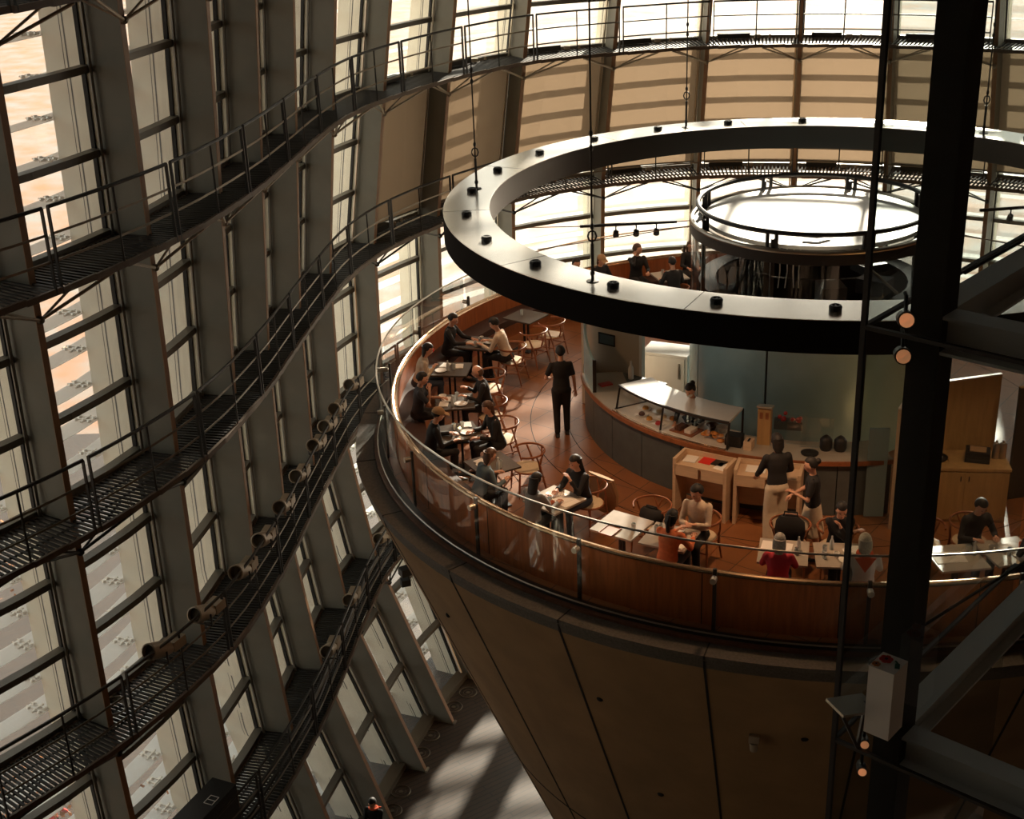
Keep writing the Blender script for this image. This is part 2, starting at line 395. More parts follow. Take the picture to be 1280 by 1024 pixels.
# ---------------------------------------------------------------- catwalks
CW = {18.5: ('top', 'highest maintenance catwalk, at the top left corner, its braces over the first window'),
      14.8: ('upper', 'upper maintenance catwalk running above the tan blinds and behind the hanging ring'),
      11.1: ('second', 'maintenance catwalk passing under the tan blinds, just behind the ring lamp'),
      7.4: ('third', 'maintenance catwalk with a row of spotlights, ending beside the cafe balustrade'),
      3.7: ('lowest', 'lowest maintenance catwalk, bundled with pipes, passing behind the concrete cone')}
for z, (nm, lab) in CW.items():
    s0, s1 = -3, (13.6 if z > 10 else 8)
    if z == 18.5: s1 = 3
    c = thing('catwalk', lab, 'catwalk', rail(0, z))
    # grating deck: bars across the walk, carried on edge beams
    d = MB(); L = 0; s = s0; step = .034 if z < 10 else .04
    while s < s1:
        a, b = rail(s, z, .04), rail(s, z, GL-.22); d.beam(a+V((0, 0, -.03)), b+V((0, 0, -.03)), .042, .03); s += step
    n = int((s1-s0)*4); ss = [s0+(s1-s0)*k/n for k in range(n+1)]
    for o_ in (.4, .75):
        for a, b in zip(ss, ss[1:]): d.beam(rail(a, z, o_)+V((0, 0, -.05)), rail(b, z, o_)+V((0, 0, -.05)), .02, .03)
    d.build('deck', M['deck'], c)
    for o_ in (0, GL-.2):
        e = MB()
        for a, b in zip(ss, ss[1:]): e.beam(rail(a, z, o_)+V((0, 0, -.07)), rail(b, z, o_)+V((0, 0, -.055)), .05, .09)
        e.build('edge_beam', M['edge'], c)
    segs = range(int(s0), int(s1))
    hr = MB()
    for k in segs: hr.tube([rail(k+.02+.96*u/4, z)+V((0, 0, 1.1)) for u in range(5)], .028, 6)
    hr.build('handrail', M['dark'], c, smooth=True)
    for h in (.36, .73):
        mr = MB()
        for k in segs:
            q = [rail(k+.02+.96*u/4, z)+V((0, 0, h)) for u in range(5)]
            for a, b in zip(q, q[1:]): mr.beam(a, b, .012, .035)
        mr.build('mid_rail', M['railbar'], c)
    for k in segs:
        for u in (.022, .978):
            a = rail(k+u, z); MB().beam(a+V((0, 0, -.1)), a+V((0, 0, 1.1)), .05, .022, tang(k+u, z)).build('post', M['dark'], c)
        a = rail(k+.5, z); MB().tube([a+V((0, 0, -.1)), a+V((0, 0, 1.1))], .018, 6).build('post', M['dark'], c)
        for q, e_ in ((.06, .42), (.94, .58)):
            b_ = MB(); kk = k if q < .5 else k+1
            fp = rail(kk, z-.55, FIN-.03)
            b_.tube([fp, rail(k+e_, z, .05)+V((0, 0, -.12))], .025, 6); b_.tube([fp, rail(k+e_+(.04 if q > .5 else -.04), z, .45)+V((0, 0, -.12))], .02, 6)
            b_.ball(fp, .06, 8, 6)
            b_.build('brace', M['lampbody'] if z > 12 else M['dark'], c, smooth=True)
    if z < 5:
        for o_, h in ((.1, .2), (.18, .45), (.12, .62), (.25, .12)):
            MB().tube([rail(a, z, o_)+V((0, 0, h+.03*sin(a*5))) for a in ss], .04, 6).build('conduit', M['dark'], c, smooth=True)
# spotlights clamped to the third and lowest catwalk rails
def spot_lamp(loc, rz, label, grp):
    t = thing('spotlight', label, 'spotlight', loc, rz, grp)
    t.scale = (1.45, 1.45, 1.45)
    MB().lathe([(.02, -.17), (.08, -.16), (.095, -.05), (.1, .17), (.085, .175), (.08, .12)], (0, 0, .05), 14, Matrix.Rotation(R(68), 3, 'Y')).build('lamp_housing', M['lampbody'], t, False, True)
    MB().lathe([(.001, .125), (.08, .125)], (0, 0, .05), 14, Matrix.Rotation(R(68), 3, 'Y')).build('lens', M['railbar'], t, False)
    MB().box((-.26, 0, .0), (.2, .16, .12)).build('ballast_box', M['lampbody'], t, False)
    MB().tube([(0, -.11, .05), (0, -.11, -.1), (0, .11, -.1), (0, .11, .05)], .012, 6).build('bracket', M['dark'], t, False)
    return t
L3 = [(207, 818), (265, 772), (311, 719), (341, 677), (368, 634), (385, 596), (405, 560), (420, 534), (433, 512), (450, 484)]
def nears(pt, z):
    return min((rail(s/20, z)-V((pt.x, pt.y, z))).length*1000+s/20*0+1e-9*s for s in range(-60, 200)), min(range(-60, 200), key=lambda s: (rail(s/20, z)-V((pt.x, pt.y, z))).length)/20
for k, q in enumerate(L3):
    w = at(*q, 8.35); s = nears(w, 7.4)[1]; a = rail(s, 7.4, .1)+V((0, 0, .92)); t = tang(s, 7.4)
    spot_lamp(a, atan2(t.y, t.x)+pi, f'cylindrical spotlight on the third catwalk rail, {ORD[k]} of the row from the near end', 'spotlights along the third catwalk')
for k, q in enumerate([(416, 815), (444, 751), (480, 677)]):
    w = at(*q, 4.55); s = nears(w, 3.7)[1]; a = rail(s, 3.7, .1)+V((0, 0, .85)); t = tang(s, 3.7)
    spot_lamp(a, atan2(t.y, t.x)+pi, ('cylindrical spotlight on the lowest catwalk rail, ' + ['nearest of three', 'middle of three', 'last one before the cone'][k]), 'spotlights along the lowest catwalk')
# black loudspeaker box on the lowest catwalk
a = at(250, 1000, 4.9); s = nears(a, 3.7)[1]; t = tang(s, 3.7); ang = atan2(t.y, t.x)
sp = thing('equipment_box', 'big black equipment box with a white outlined label, bottom left on the lowest catwalk', 'box', rail(s, 3.7, .35)+V((0, 0, .02)), ang)
MB().box((0, 0, .62), (1.25, .5, 1.15)).build('case', M['black'], sp, False)
lb = MB()
for dx, dz, w_, h_ in ((0, .06, .22, .012), (0, -.06, .22, .012), (-.105, 0, .012, .12), (.105, 0, .012, .12), (0, 0, .012, .12)): lb.box((.1+dx, -.1+dz*1.4, 1.2), (w_, h_*(1.4 if h_ > .05 else 1), .006))
lb.build('label_plate', M['paper'], sp, False)
MB().tube([(-.2, -.26, .7), (-.2, -.31, .7), (.2, -.31, .7), (.2, -.26, .7)], .015, 6).build('handle', M['dark'], sp, False)
# coiled cable on the third catwalk
cc = MB(); a = rail(.12, 7.4, .75)
for k in range(5): cc.tube([a+V(((.2+.012*k)*cos(j*pi/10)+.01*k, (.2+.01*k)*sin(j*pi/10), .02+.018*k)) for j in range(20)], .011, 5, True)
solo(cc, 'cable_coil', M['railbar'], 'coil of grey cable lying on the third catwalk deck beside the paired posts', 'cable', smooth=True)
for z in (14.8, 11.1):
    for k in range(6, 13):
        p0, p1 = rail(k+.12, z, .95), rail(k+.45, z, .95)
        lu = thing('linear_uplight', f'long dark light fitting on the {"upper catwalk" if z > 12 else "catwalk below the blinds"}, {ORD[k+1]} facade bay from left', 'light fitting', p0, 0, f'linear uplights on the {"upper" if z > 12 else "second"} catwalk')
        MB().beam(p0+V((0, 0, .08)), p1+V((0, 0, .08)), .16, .13).build('housing', M['dark'], lu)
        MB().box(rail(k+.53, z, .95)+V((0, 0, .05)), (.16, .12, .09)).build('driver_box', M['lampbody'], lu); MB().box(rail(k+.66, z, .95)+V((0, 0, .05)), (.06, .06, .09)).build('junction_box', M['lampbody'], lu)

# ---------------------------------------------------------------- shell of the atrium
solo(MB().box((4, 20, -.1), (44, 52, .2)), 'floor', M['plank'], 'dark wooden plank floor of the ground level below the cone', 'floor', kind='structure')
bpy.data.objects['floor'].data.materials[0] = M['plank']
solo(MB().box((4, 18, ZT+.2), (46, 52, .3)), 'ceiling', M['ceil'], 'dark atrium ceiling above the photo', 'ceiling', kind='structure')
solo(MB().box((4, -6, 12), (44, .3, 24)), 'wall_back', M['woodwall'], 'wooden slatted gallery wall behind the viewer', 'wall', kind='structure')
solo(MB().box((22, 12, 12), (.3, 36, 24)), 'wall_right_added', M['woodwall'], 'dark slatted wall added on the right, out of view, to hold back sky light', 'wall', kind='structure')  # unseen wall added to limit sky light from the open side
solo(MB().box((-17.5, 1.5, 12), (.3, 15, 24)), 'wall_left', M['woodwall'], 'wooden slatted end wall on the left, outside the photo', 'wall', kind='structure')
gr = MB().prism([(-400, -300), (400, -300), (400, 600), (-400, 600)], -.45, -.22)
solo(gr, 'ground', M['litter'], 'outdoor ground covered with orange autumn leaves outside the glass', 'ground', kind='structure')
pv = MB(); ss = [I0+(I1-I0)*k/80 for k in range(81)]
vs = []
for s in ss: vs += [rail(s, 0, 1.6)+V((0, 0, -.2)), rail(s, 0, 4.2)+V((0, 0, -.2))]
pv.add(vs, [(j*2, j*2+1, j*2+3, j*2+2) for j in range(80)])
solo(pv, 'path', M['ground'], 'pale paved path along the foot of the facade outside', 'path', kind='structure')
def tree(x, y, h, lab):
    t = thing('tree', lab, 'tree', (x, y, -.25), 0, 'trees outside the facade'); tr = MB(); fo = MB(); rn = random.Random(int(x*10))
    top = V((x+rn.uniform(-.4, .4), y, h*.6)); tr.tube([(x, y, -.3), (x+.05, y, h*.2), top, (x, y, h*.85)], [.24, .2, .13, .05], 8)
    for k in range(9):
        a = rn.uniform(0, 6.28); z0 = h*rn.uniform(.35, .7); L = rn.uniform(1.2, 2.4); e = V((x+L*cos(a), y+L*sin(a), z0+rn.uniform(.8, 1.8)))
        tr.tube([(x, y, z0), ((x+e.x)/2, (y+e.y)/2, (z0+e.z)/2-.1), e], [.08, .05, .02], 5)
        for _ in range(110):
            c = e+V((rn.gauss(0, .7), rn.gauss(0, .7), rn.gauss(0, .5))); m_ = Matrix.Rotation(rn.uniform(0, 6), 3, V((rn.random(), rn.random(), rn.random()+.01)).normalized())
            fo.add([c+m_ @ V(q) for q in ((-.03, -.04, 0), (.03, -.04, .01), (.035, .04, 0), (-.03, .035, -.01))], [(0, 1, 2, 3)])
    tr.build('trunk', M['bark'], t, smooth=True); fo.build('foliage', M['autumn'], t)
for k, (x, y, h) in enumerate([(-9.9, 19.2, 5.5), (-14.5, 26.5, 7), (-16., 12.5, 6)]): tree(x, y, h, ['slim tree just outside the lowest left window, trunk in sun', 'autumn tree outside, further back along the left facade', 'autumn tree outside the glass, off to the left'][k])

# ---------------------------------------------------------------- the concrete cone and cafe platform
R0, R1, ZR = 4.08, 8.16, 10.12
cone = thing('wall_cone', 'huge round inverted concrete cone carrying the cafe, with dark panel joints', 'cone', (CX, CY, 0), 0, None, 'structure')
b = MB(); b.arc(.5, R0, 0, ZR-.12, 0, 360, 120, r0t=.5, r1t=R1-.05); b.build('concrete_shell', M['concrete'], cone, smooth=True)
j = MB()
for k in range(24):
    a = R(9+15*k)
    for q in range(16):
        z0, z1 = (ZR-.12)*q/16, (ZR-.12)*(q+1)/16; ra, rb = R0+(R1-.05-R0)*q/16+.001, R0+(R1-.05-R0)*(q+1)/16+.001
        j.beam((CX+ra*cos(a), CY+ra*sin(a), z0), (CX+rb*cos(a), CY+rb*sin(a), z1), .035, .012, (cos(a), sin(a), 0))
zj = 4.55; rj = R0+(R1-.05-R0)*zj/(ZR-.12)
j.arc(rj-.02, rj+.006, zj-.012, zj+.012, 0, 360, 120)
j.build('panel_joint', M['joint'], cone)
b = MB(); b.arc(R1-.32, R1-.05, ZR-.12, ZR+.04, 0, 360, 120, r1t=R1); b.arc(R1-.32, R1, ZR+.04, ZR+.1, 0, 360, 120); b.build('stone_coping', M['coping'], cone, smooth=True)
j = MB()
for k in range(24):
    a = R(9+15*k); j.beam((CX+(R1-.33)*cos(a), CY+(R1-.33)*sin(a), ZR+.1), (CX+(R1+.005)*cos(a), CY+(R1+.005)*sin(a), ZR+.1), .018, .012)
    j.beam((CX+(R1-.04)*cos(a), CY+(R1-.04)*sin(a), ZR-.12), (CX+(R1+.005)*cos(a), CY+(R1+.005)*sin(a), ZR+.1), .03, .012, (cos(a), sin(a), 0))
j.build('coping_joint', M['joint'], cone)
b = MB(); b.arc(R1-.55, R1-.33, ZR-.1, ZR+.13, 0, 360, 120); b.build('ledge', M['ledge'], cone)
fl = MB(); fl.lathe([(0.001, FZ-.3), (R1-.56, FZ-.3), (R1-.56, FZ), (0.001, FZ)], (CX, CY, 0), 96)
solo(fl, 'floor_cafe', M['tile'], 'warm brown tiled floor of the round cafe', 'floor', kind='structure')
j = MB(); j.arc(4.98, 4.995, FZ+.0005, FZ+.002, 0, 360, 96); j.arc(4.3, 4.312, FZ+.0005, FZ+.002, 0, 360, 96)
solo(j, 'trim_1', M['joint'], 'thin dark circular inlay lines in the cafe floor', 'inlay', kind='structure')
# banquette, one continuous curved bench with panelled back
bq = thing('banquette', 'continuous curved orange-brown banquette with a copper top rail round the cafe edge', 'bench', P(-110, 7.3, FZ))
A0, A1 = -70+360-360, 0
b = MB(); b.arc(7.36, 7.45, FZ, FZ+.8, 72, 322, 120); b.build('back_panel', M['banquet'], bq)
b = MB(); b.arc(6.9, 7.36, FZ+.3, FZ+.44, 72, 322, 120); b.build('seat', M['seatfab'], bq)
b = MB(); b.arc(6.98, 7.36, FZ, FZ+.3, 72, 322, 120); b.build('plinth', M['banquet'], bq)
b = MB(); b.tube([P(72+250*k/120, 7.44, FZ+.825) for k in range(121)], .035, 8); b.tube([P(72+250*k/120, 7.38, FZ+.81) for k in range(121)], .025, 6); b.build('top_rail', M['copper'], bq, smooth=True)
j = MB()
for k in range(18):
    a = 80+15*k*.93; j.arc(7.449, 7.453, FZ, FZ+.8, a, a+.1, 1)
j.build('panel_joint', M['joint'], bq)
# glass balustrade
bl = thing('glass_balustrade', 'curved clear glass balustrade with steel posts round the cafe platform', 'balustrade', P(-110, 7.69, FZ))
for k in range(24):
    a = 9+15*k; b = MB(); vs = []
    for q in range(9):
        for z in (FZ-.02, 11.64): vs.append(P(a+.2+14.6*q/8, 7.69, z))
    b.add(vs, [(q*2, q*2+2, q*2+3, q*2+1) for q in range(8)]); b.build('glass_panel', M['balus'], bl, smooth=True)
    pp = MB(); d = P(a, 1)-P(a, 0); d.normalize()
    pp.beam(P(a, 7.6, FZ-.02), P(a, 7.6, FZ+.98), .05, .035, d); pp.build('post', M['dark'], bl)
    cl = MB(); cl.lathe([(.045, -.05), (.045, .05)], P(a, 7.68, FZ+.85), 10, Matrix.Rotation(R(a), 3, 'Z') @ Matrix.Rotation(R(90), 3, 'Y')); cl.tube([P(a, 7.6, FZ+.85), P(a, 7.72, FZ+.85)], .02, 6); cl.build('clamp', M['steel'], bl, smooth=True)
b = MB(); b.tube([P(3*k, 7.69, 11.65) for k in range(120)], .016, 6, True); b.build('edge_rail', M['steel'], bl, smooth=True)
b = MB(); b.arc(7.63, 7.75, ZR+.1, ZR+.17, 0, 360, 120); b.build('base_shoe', M['dark'], bl)
b = MB(); b.tube([P(3*k, 7.76, ZR+.2) for k in range(120)], .012, 5, True); b.build('base_trim', M['steel'], bl, smooth=True)

# ---------------------------------------------------------------- hanging ring
rg = thing('ring_lamp', 'huge hanging ring with pale metal top and black fascia above the cafe', 'ring lamp', (CX, CY, 13.87))
ro, ri, zb, zt = 6.36, 5.57, 13.87, 14.34
b = MB(); b.arc(ri, ro, zt-.012, zt, 0, 360, 144); b.build('top_plate', M['ringtop'], rg)
b = MB(); b.arc(ro-.03, ro+.004, zb, zt-.012, 0, 360, 144); b.build('outer_fascia', M['ringside'], rg, smooth=True)
b = MB(); b.arc(ri-.004, ri+.03, zb, zt-.012, 0, 360, 144); b.build('inner_fascia', M['ringin'], rg, smooth=True)
b = MB(); b.arc(ri, ro, zb, zb+.012, 0, 360, 144); b.build('underside', M['ringside'], rg)
for k in range(12):
    a = R(-178+30*k); j = MB(); j.beam((CX+ri*cos(a), CY+ri*sin(a), zt), (CX+ro*cos(a), CY+ro*sin(a), zt), .008, .004); j.build('plate_seam', M['gasket'], rg)
for k in range(24):
    a = 5+15*k; b = MB(); b.lathe([(.085, 0), (.09, .05), (.07, .075), (.05, .075), (.045, .05)], P(a, 5.97, zt), 12); b.box(P(a, 5.97, zt+.065), (.12, .02, .012), R(a)); b.build('cap', M['black'], rg)
CAB = [44, 104, 167.8, 226.2, 286, 346]
for k, a in enumerate(CAB):
    b = MB(); q = P(a, 5.93, 0); b.tube([(q.x, q.y, zt), (q.x, q.y, 24)], .014, 6)
    for z, rr in ((zt+.12, .035), (zt+.8, .028), (zt+1.9, .03), (zt+2.1, .03)): b.ball((q.x, q.y, z), (rr, rr, .05), 8, 6)
    b.tube([(q.x, q.y, zt), (q.x, q.y, zt+.55)], .024, 6); b.tube([(q.x+.06*cos(t*.785), q.y, zt+.66+.08*sin(t*.785)) for t in range(8)], .014, 5, True)
    b.lathe([(.09, 0), (.09, .01), (.02, .02)], (q.x, q.y, zt), 10)
    b.build('suspension_cable', M['dark'], rg, smooth=True)
for k in range(12):  # unseen warm lamps added under the ring to light the cafe
    a = 12+30*k; b = MB(); b.lathe([(.11, 0), (.11, .03)], P(a, 5.97, zb-.03), 12); b.build('added_downlight', M['bulb'], rg)

# ---------------------------------------------------------------- service core, track lights
RC = 2.08
core = thing('service_core', 'round glass service core in the middle of the cafe with a white disc roof', 'kiosk', (CX, CY, FZ))
for k in range(8):
    b = MB(); b.arc(RC-.03, RC, FZ, FZ+2.0, -166+45*k+.5, -121+45*k-.5, 10); b.build('lower_panel', M['core'], core, smooth=True)
    b = MB(); vs = []
    for q in range(9):
        for z in (FZ+2.0, 13.75): vs.append(P(-166+45*k+.5+44*q/8, RC, z))
    b.add(vs, [(q*2, q*2+2, q*2+3, q*2+1) for q in range(8)]); b.build('upper_glass', M['caseglass'], core, smooth=True)
    b = MB(); b.beam(P(-166+45*k, RC-.06, FZ), P(-166+45*k, RC-.06, 14.1), .09, .06); b.build('mullion', M['black'], core)
b = MB(); b.arc(RC-.16, RC+.03, 13.72, 13.9, 0, 360, 72); b.build('roof_rim', M['black'], core, smooth=True)
b = MB(); b.tube([P(5*k, RC, 13.92) for k in range(72)], .04, 8, True); b.build('rim_rail', M['steel'], core, smooth=True)
b = MB(); b.tube([P(5*k, 1.98, 14.19) for k in range(72)], .04, 8, True); b.build('top_rail', M['black'], core, smooth=True)
for k in range(8):
    a = -122+45*k
    for da in (-2.2, 2.2): MB().beam(P(a+da, 1.98, 13.75), P(a+da, 1.98, 14.19), .08, .05).build('rail_post', M['black'], core)
b = MB(); b.lathe([(.001, 13.93), (1.86, 13.9), (1.86, 13.97), (.001, 14.0)], (CX, CY, 0), 72); b.build('disc_roof', M['white'], core)
v = P(-100, 1.55, 14.03); b = MB(); b.beam(v, v+V((-.22, .1, 0)), .05, .03); b.beam(v, v+V((.22, .12, 0)), .05, .03); b.build('roof_bracket', M['black'], core)
for q0, q1 in (((1063, 315), (1122, 367)), ((985, 296), (1062, 312)), ((1064, 312), (1110, 286))):
    b = MB(); b.tube([at(*q0, 13.7), at(*q1, 13.0 if q0[1] > 312 else 13.75)], .025, 6); b.build('strut', M['steel'], core, smooth=True)
# equipment inside the core, seen through its upper glass
for k, (a, r_, w_, h_, mm) in enumerate([(-88, 1.3, .5, 2.9, 'black'), (-40, 1.2, .5, 2.8, 'black'), (20, 1.2, .5, 2.7, 'black')]):
    b = MB(); q = P(a, r_, FZ); b.box(q+V((0, 0, h_/2)), (w_, .4, h_), R(a)); b.build('service_cabinet', M[mm], core)
b = MB(); b.lathe([(1.95, FZ+2.55), (1.95, FZ+2.6), (1.65, FZ+2.6), (1.65, FZ+2.55)], (CX, CY, 0), 48); b.build('inner_shelf', M['ringside'], core)
for k in range(5):
    b = MB(); q = at(963+k*9, 360, 12.8); b.tube([q+V((0, 0, .9)), q+V((.03*sin(k), 0, .3)), q+V((.05*cos(k*2), 0, -.3)), q+V((0, .02, -.8))], .012, 5); b.build('cable', M['paper'], core, smooth=True)
def track(p0, p1, spots, lab):
    t = thing('track_light', lab, 'track light', p0); MB().beam(p0, p1, .05, .05).build('track', M['black'], t)
    for k, q in enumerate(spots):
        b = MB(); b.tube([q, q+V((0, 0, -.12))], .014, 6); b.lathe([(.03, .06), (.05, .05), (.06, -.06), (.05, -.062), (.045, -.03)], q+V((0, 0, -.17)), 10, Matrix.Rotation(R(25), 3, 'X')); b.build('lamp_head', M['black'], t, smooth=True)
    return t
zk = 13.42
p0, p1 = at(725, 283, zk), at(846, 277, zk)
track(p0, p1, [p0.lerp(p1, u) for u in (.37, .58, .79)], 'black track bar with three small spotlights left of the glass core')
p0, p1 = at(1225, 263, zk), at(1300, 258, zk)
track(p0, p1, [p0.lerp(p1, .52)], 'black track bar with one small spotlight at the right edge of the ring opening')
for k, (q0, q1, lab) in enumerate([((640, 285), (726, 283), 'taut thin rod between the hanging ring and the left track bar'), ((672, 312), (872, 281), 'thin red-brown wire slung from the ring to the glass core'),
                                   ((846, 277), (872, 275), 'short thin rod between the left track bar and the core'), ((1160, 285), (1262, 305), 'thin wire slung from the core to the right side of the ring')]):
    solo(MB().tube([at(*q0, zk), at(*q1, zk)], .009, 5), 'tension_wire', M['bronze'], lab, 'wire')

# ---------------------------------------------------------------- service counter
ct = thing('counter', 'long curved cafe service counter with dark grey panelled front', 'counter', P(-140, 4, FZ))
ca0, ca1 = 168, 277
for k in range(9):
    a = ca0+k*(ca1-ca0)/9; b = MB(); b.arc(3.9, 3.98, FZ, FZ+.9, a+.12, a+(ca1-ca0)/9-.12, 8); b.build('front_panel', M['counter'], ct, smooth=True)
b = MB(); b.arc(3.93, 3.95, FZ, FZ+.9, ca0, ca1, 48); b.build('joint_backing', M['joint'], ct)
b = MB(); b.arc(3.3, 4.03, FZ+.9, FZ+.95, ca0+12, ca1, 60); b.build('worktop', M['ctop'], ct)
b = MB(); b.arc(3.9, 4.0, FZ+.9, FZ+.95, ca0, ca0+12, 8); b.build('end_cap', M['counter'], ct)
b = MB(); b.arc(4.03, 4.06, FZ+.89, FZ+.96, ca0+12, ca1, 60); b.build('front_trim', M['wood'], ct, smooth=True)
b = MB(); b.arc(3.3, 3.36, FZ, FZ+.9, ca0+25, ca1, 48); b.build('rear_panel', M['counter'], ct)
# frosted curved guard at the left end
gd = thing('guard_panel', 'frosted blue-grey curved guard panel at the left end of the counter', 'panel', P(181, 4, FZ))
b = MB(); vs = []; n = 10
for q in range(n+1):
    a = 172+21*q/n; u = q/n; zt_ = FZ+1.85-.35*max(0, (u-.3)/.7)
    for z, rr in ((FZ+.952, 3.99), (zt_, 3.99), (zt_, 3.95), (FZ+.952, 3.95)): vs.append(P(a, rr, z))
b.add(vs, [(q*4+k, (q+1)*4+k, (q+1)*4+(k+1) % 4, q*4+(k+1) % 4) for q in range(n) for k in range(4)]+[(0, 1, 2, 3), tuple(n*4+k for k in (3, 2, 1, 0))])
b.build('pane', M['core'], gd, smooth=True)
MB().beam(P(193, 3.97, FZ+.952), P(193, 3.97, FZ+1.55), .05, .06).build('end_post', M['dark'], gd)
MB().tube([P(172, 3.97, FZ+.95), P(172, 3.97, FZ+1.88)], .03, 8).build('end_cap', M['steel'], gd, smooth=True)
# pantry alcove behind it
al = thing('partition', 'tan partition wall with a small picture behind the counter guard', 'partition', V((1.9, 22.95, FZ)))
q0, q1 = V((1.35, 23.4, FZ)), V((2.35, 22.6, FZ)); dd = (q1-q0).normalized(); nn = V((-dd.y, dd.x, 0))
MB().beam(q0+V((0, 0, .9)), q1+V((0, 0, .9)), .06, 1.8).build('panel', M['tanwall'], al)
MB().beam(q1+V((0, 0, .95)), q1+dd*.06+V((0, 0, .95)), .1, 1.9).build('end_strip', M['white'], al)
pc = q0.lerp(q1, .45)-nn*.045+V((0, 0, 1.4)); pf = thing('picture_frame', 'small dark framed picture on the tan partition', 'picture', pc)
for s_ in (-1, 1):
    MB().beam(pc+dd*.17*s_+V((0, 0, -.1)), pc+dd*.17*s_+V((0, 0, .1)), .02, .02).build('frame_side', M['black'], pf); MB().beam(pc-dd*.18+V((0, 0, .1*s_)), pc+dd*.18+V((0, 0, .1*s_)), .02, .02).build('frame_rail', M['black'], pf)
MB().beam(pc-dd*.16+nn*.006, pc+dd*.16+nn*.006, .008, .2).build('print', M['bluegrey'] if 'bluegrey' in M else M['cbluegrey'], pf)
sh = thing('pantry_unit', 'dark pantry unit below the picture, at the left end of the counter', 'cabinet', V((2.2, 22.2, FZ)), atan2(dd.y, dd.x))
MB().box((0, 0, .42), (1.0, .5, .84)).build('carcass', M['black'], sh, False); MB().box((0, -.02, .86), (1.05, .56, .04)).build('top', M['counter'], sh, False)
for x_ in (-.25, .25): MB().box((x_, -.256, .45), (.46, .012, .7)).build('door', M['screen'], sh, False)
def bottle(loc, h, rr, mm, lab, grp=None): solo(MB().lathe([(rr, 0), (rr, h*.6), (rr*.4, h*.78), (rr*.35, h), (rr*.01, h)], (0, 0, 0), 10), 'bottle', M[mm], lab, 'bottle', grp, smooth=True, loc=loc)
bottle(V((2.15, 22.35, FZ+.88)), .34, .05, 'paper', 'pale bottle standing on the dark pantry unit')
solo(MB().box((0, 0, .03), (.34, .26, .06), .3), 'folded_cloth', M['ccream'], 'folded cream cloth on the dark pantry unit', 'cloth', loc=V((1.85, 22.1, FZ+.88)))
solo(MB().box((0, 0, .012), (.22, .14, .024), .4), 'card_tray', M['berry'], 'small red tray on the left end of the counter top', 'tray', loc=P(189, 3.7, FZ+.95))
# display case
dc = thing('display_case', 'curved glass cake display case with a bright pale top on the counter', 'display case', P(-138, 3.7, FZ+.95))
a0, a1 = -154.5, -120; z0, z1 = FZ+.95, FZ+1.4
b = MB(); b.arc(3.26, 3.88, z1-.035, z1, a0, a1, 30); b.build('top', M['casetop'], dc)
b = MB(); b.arc(3.87, 3.9, z1-.04, z1+.002, a0, a1, 30); b.build('front_edge', M['dark'], dc)
b = MB(); b.arc(3.25, 4.0, z0, z0+.02, a0, a1, 30); b.build('base', M['white'], dc)
b = MB(); vs = []
for q in range(13):
    for z, rr in ((z0, 3.95), (z1-.03, 3.87)): vs.append(P(a0+(a1-a0)*q/12, rr, z))
b.add(vs, [(q*2, q*2+2, q*2+3, q*2+1) for q in range(12)]); b.build('front_glass', M['caseglass'], dc, smooth=True)
for a in (a0, -138, a1):
    b = MB(); b.beam(P(a, 3.945, z0), P(a, 3.87, z1-.02), .03, .03); b.beam(P(a, 3.26, z0), P(a, 3.26, z1-.02), .03, .03)
    if a != -138: b.beam(P(a, 3.26, z0+.02), P(a, 3.97, z0+.02), .025, .025)
    b.build('frame_post', M['black'], dc)
b = MB(); b.arc(3.98, 4.03, z0-.005, z0+.03, a0, a1, 30); b.build('sill_trim', M['copper'], dc)
cakes = [(-150, 3.55, 'cake'), (-147.5, 3.75, 'cake2'), (-146, 3.45, 'cake3'), (-144, 3.78, 'cake'), (-142.5, 3.55, 'cake3'), (-140.5, 3.8, 'berry'), (-140, 3.5, 'bread')]
nm_ = ['golden cake slice', 'chocolate cake', 'cream cake', 'yellow tart', 'white cream roll', 'berry tart', 'brown bun']
for k, (a, rr, mm) in enumerate(cakes):
    t = thing('cake_plate', f'white plate with a {nm_[k]} in the left half of the display case', 'plate', P(a, rr, z0+.02), 0, 'cake plates in the display case')
    MB().lathe([(.05, 0), (.06, .008), (.105, .02), (.105, .024), (.055, .014), (.001, .014)], (0, 0, 0), 18).build('plate', M['china'], t, False, True)
    MB().lathe([(.001, .012), (.05, .012), (.053, .035), (.04, .06), (.02, .066), (.001, .067)], (0, 0, 0), 12).build('cake', M[mm], t, False, True)
t = thing('cake_tray', 'dark wooden tray with two wrapped cakes in the right half of the display case', 'tray', P(-133, 3.68, z0+.02), R(-133))
MB().box((0, 0, .01), (.34, .44, .02)).build('tray', M['wood'], t, False)
MB().box((.02, -.1, .05), (.2, .1, .06)).build('cake', M['cake2'], t, False); MB().box((.02, .1, .05), (.2, .12, .06)).build('cake', M['paper'], t, False)
t = thing('bread_pile', 'pile of orange-brown pastries at the right end of the display case', 'pastries', P(-124.5, 3.68, z0+.02), R(-124)); rn = random.Random(4)
for k in range(14):
    q = (rn.uniform(-.12, .12), rn.uniform(-.2, .2), .03+.05*(k//6)); MB().ball(q, (.06, .045, .03), 9, 6, Matrix.Rotation(rn.uniform(0, 3), 3, 'Z')).build('pastry', M['bread'], t, False, True)
for k, a in enumerate((-136, -132, -128, -125)):
    solo(MB().lathe([(.05, 0), (.06, .04), (.1, .09), (.095, .09), (.05, .03), (.001, .02)], (0, 0, 0), 14), 'bowl', M['china' if k % 2 else 'cake2'], ['pale bowl at the back of the display case, leftmost', 'dark bowl at the back of the display case, second along', 'pale bowl at the back of the display case, third along', 'dark bowl at the back of the display case, by the pastries'][k] if k else 'dark bowl at the back of the display case, nearest the middle post', 'bowl', smooth=True, loc=P(a, 3.4, z0+.02))
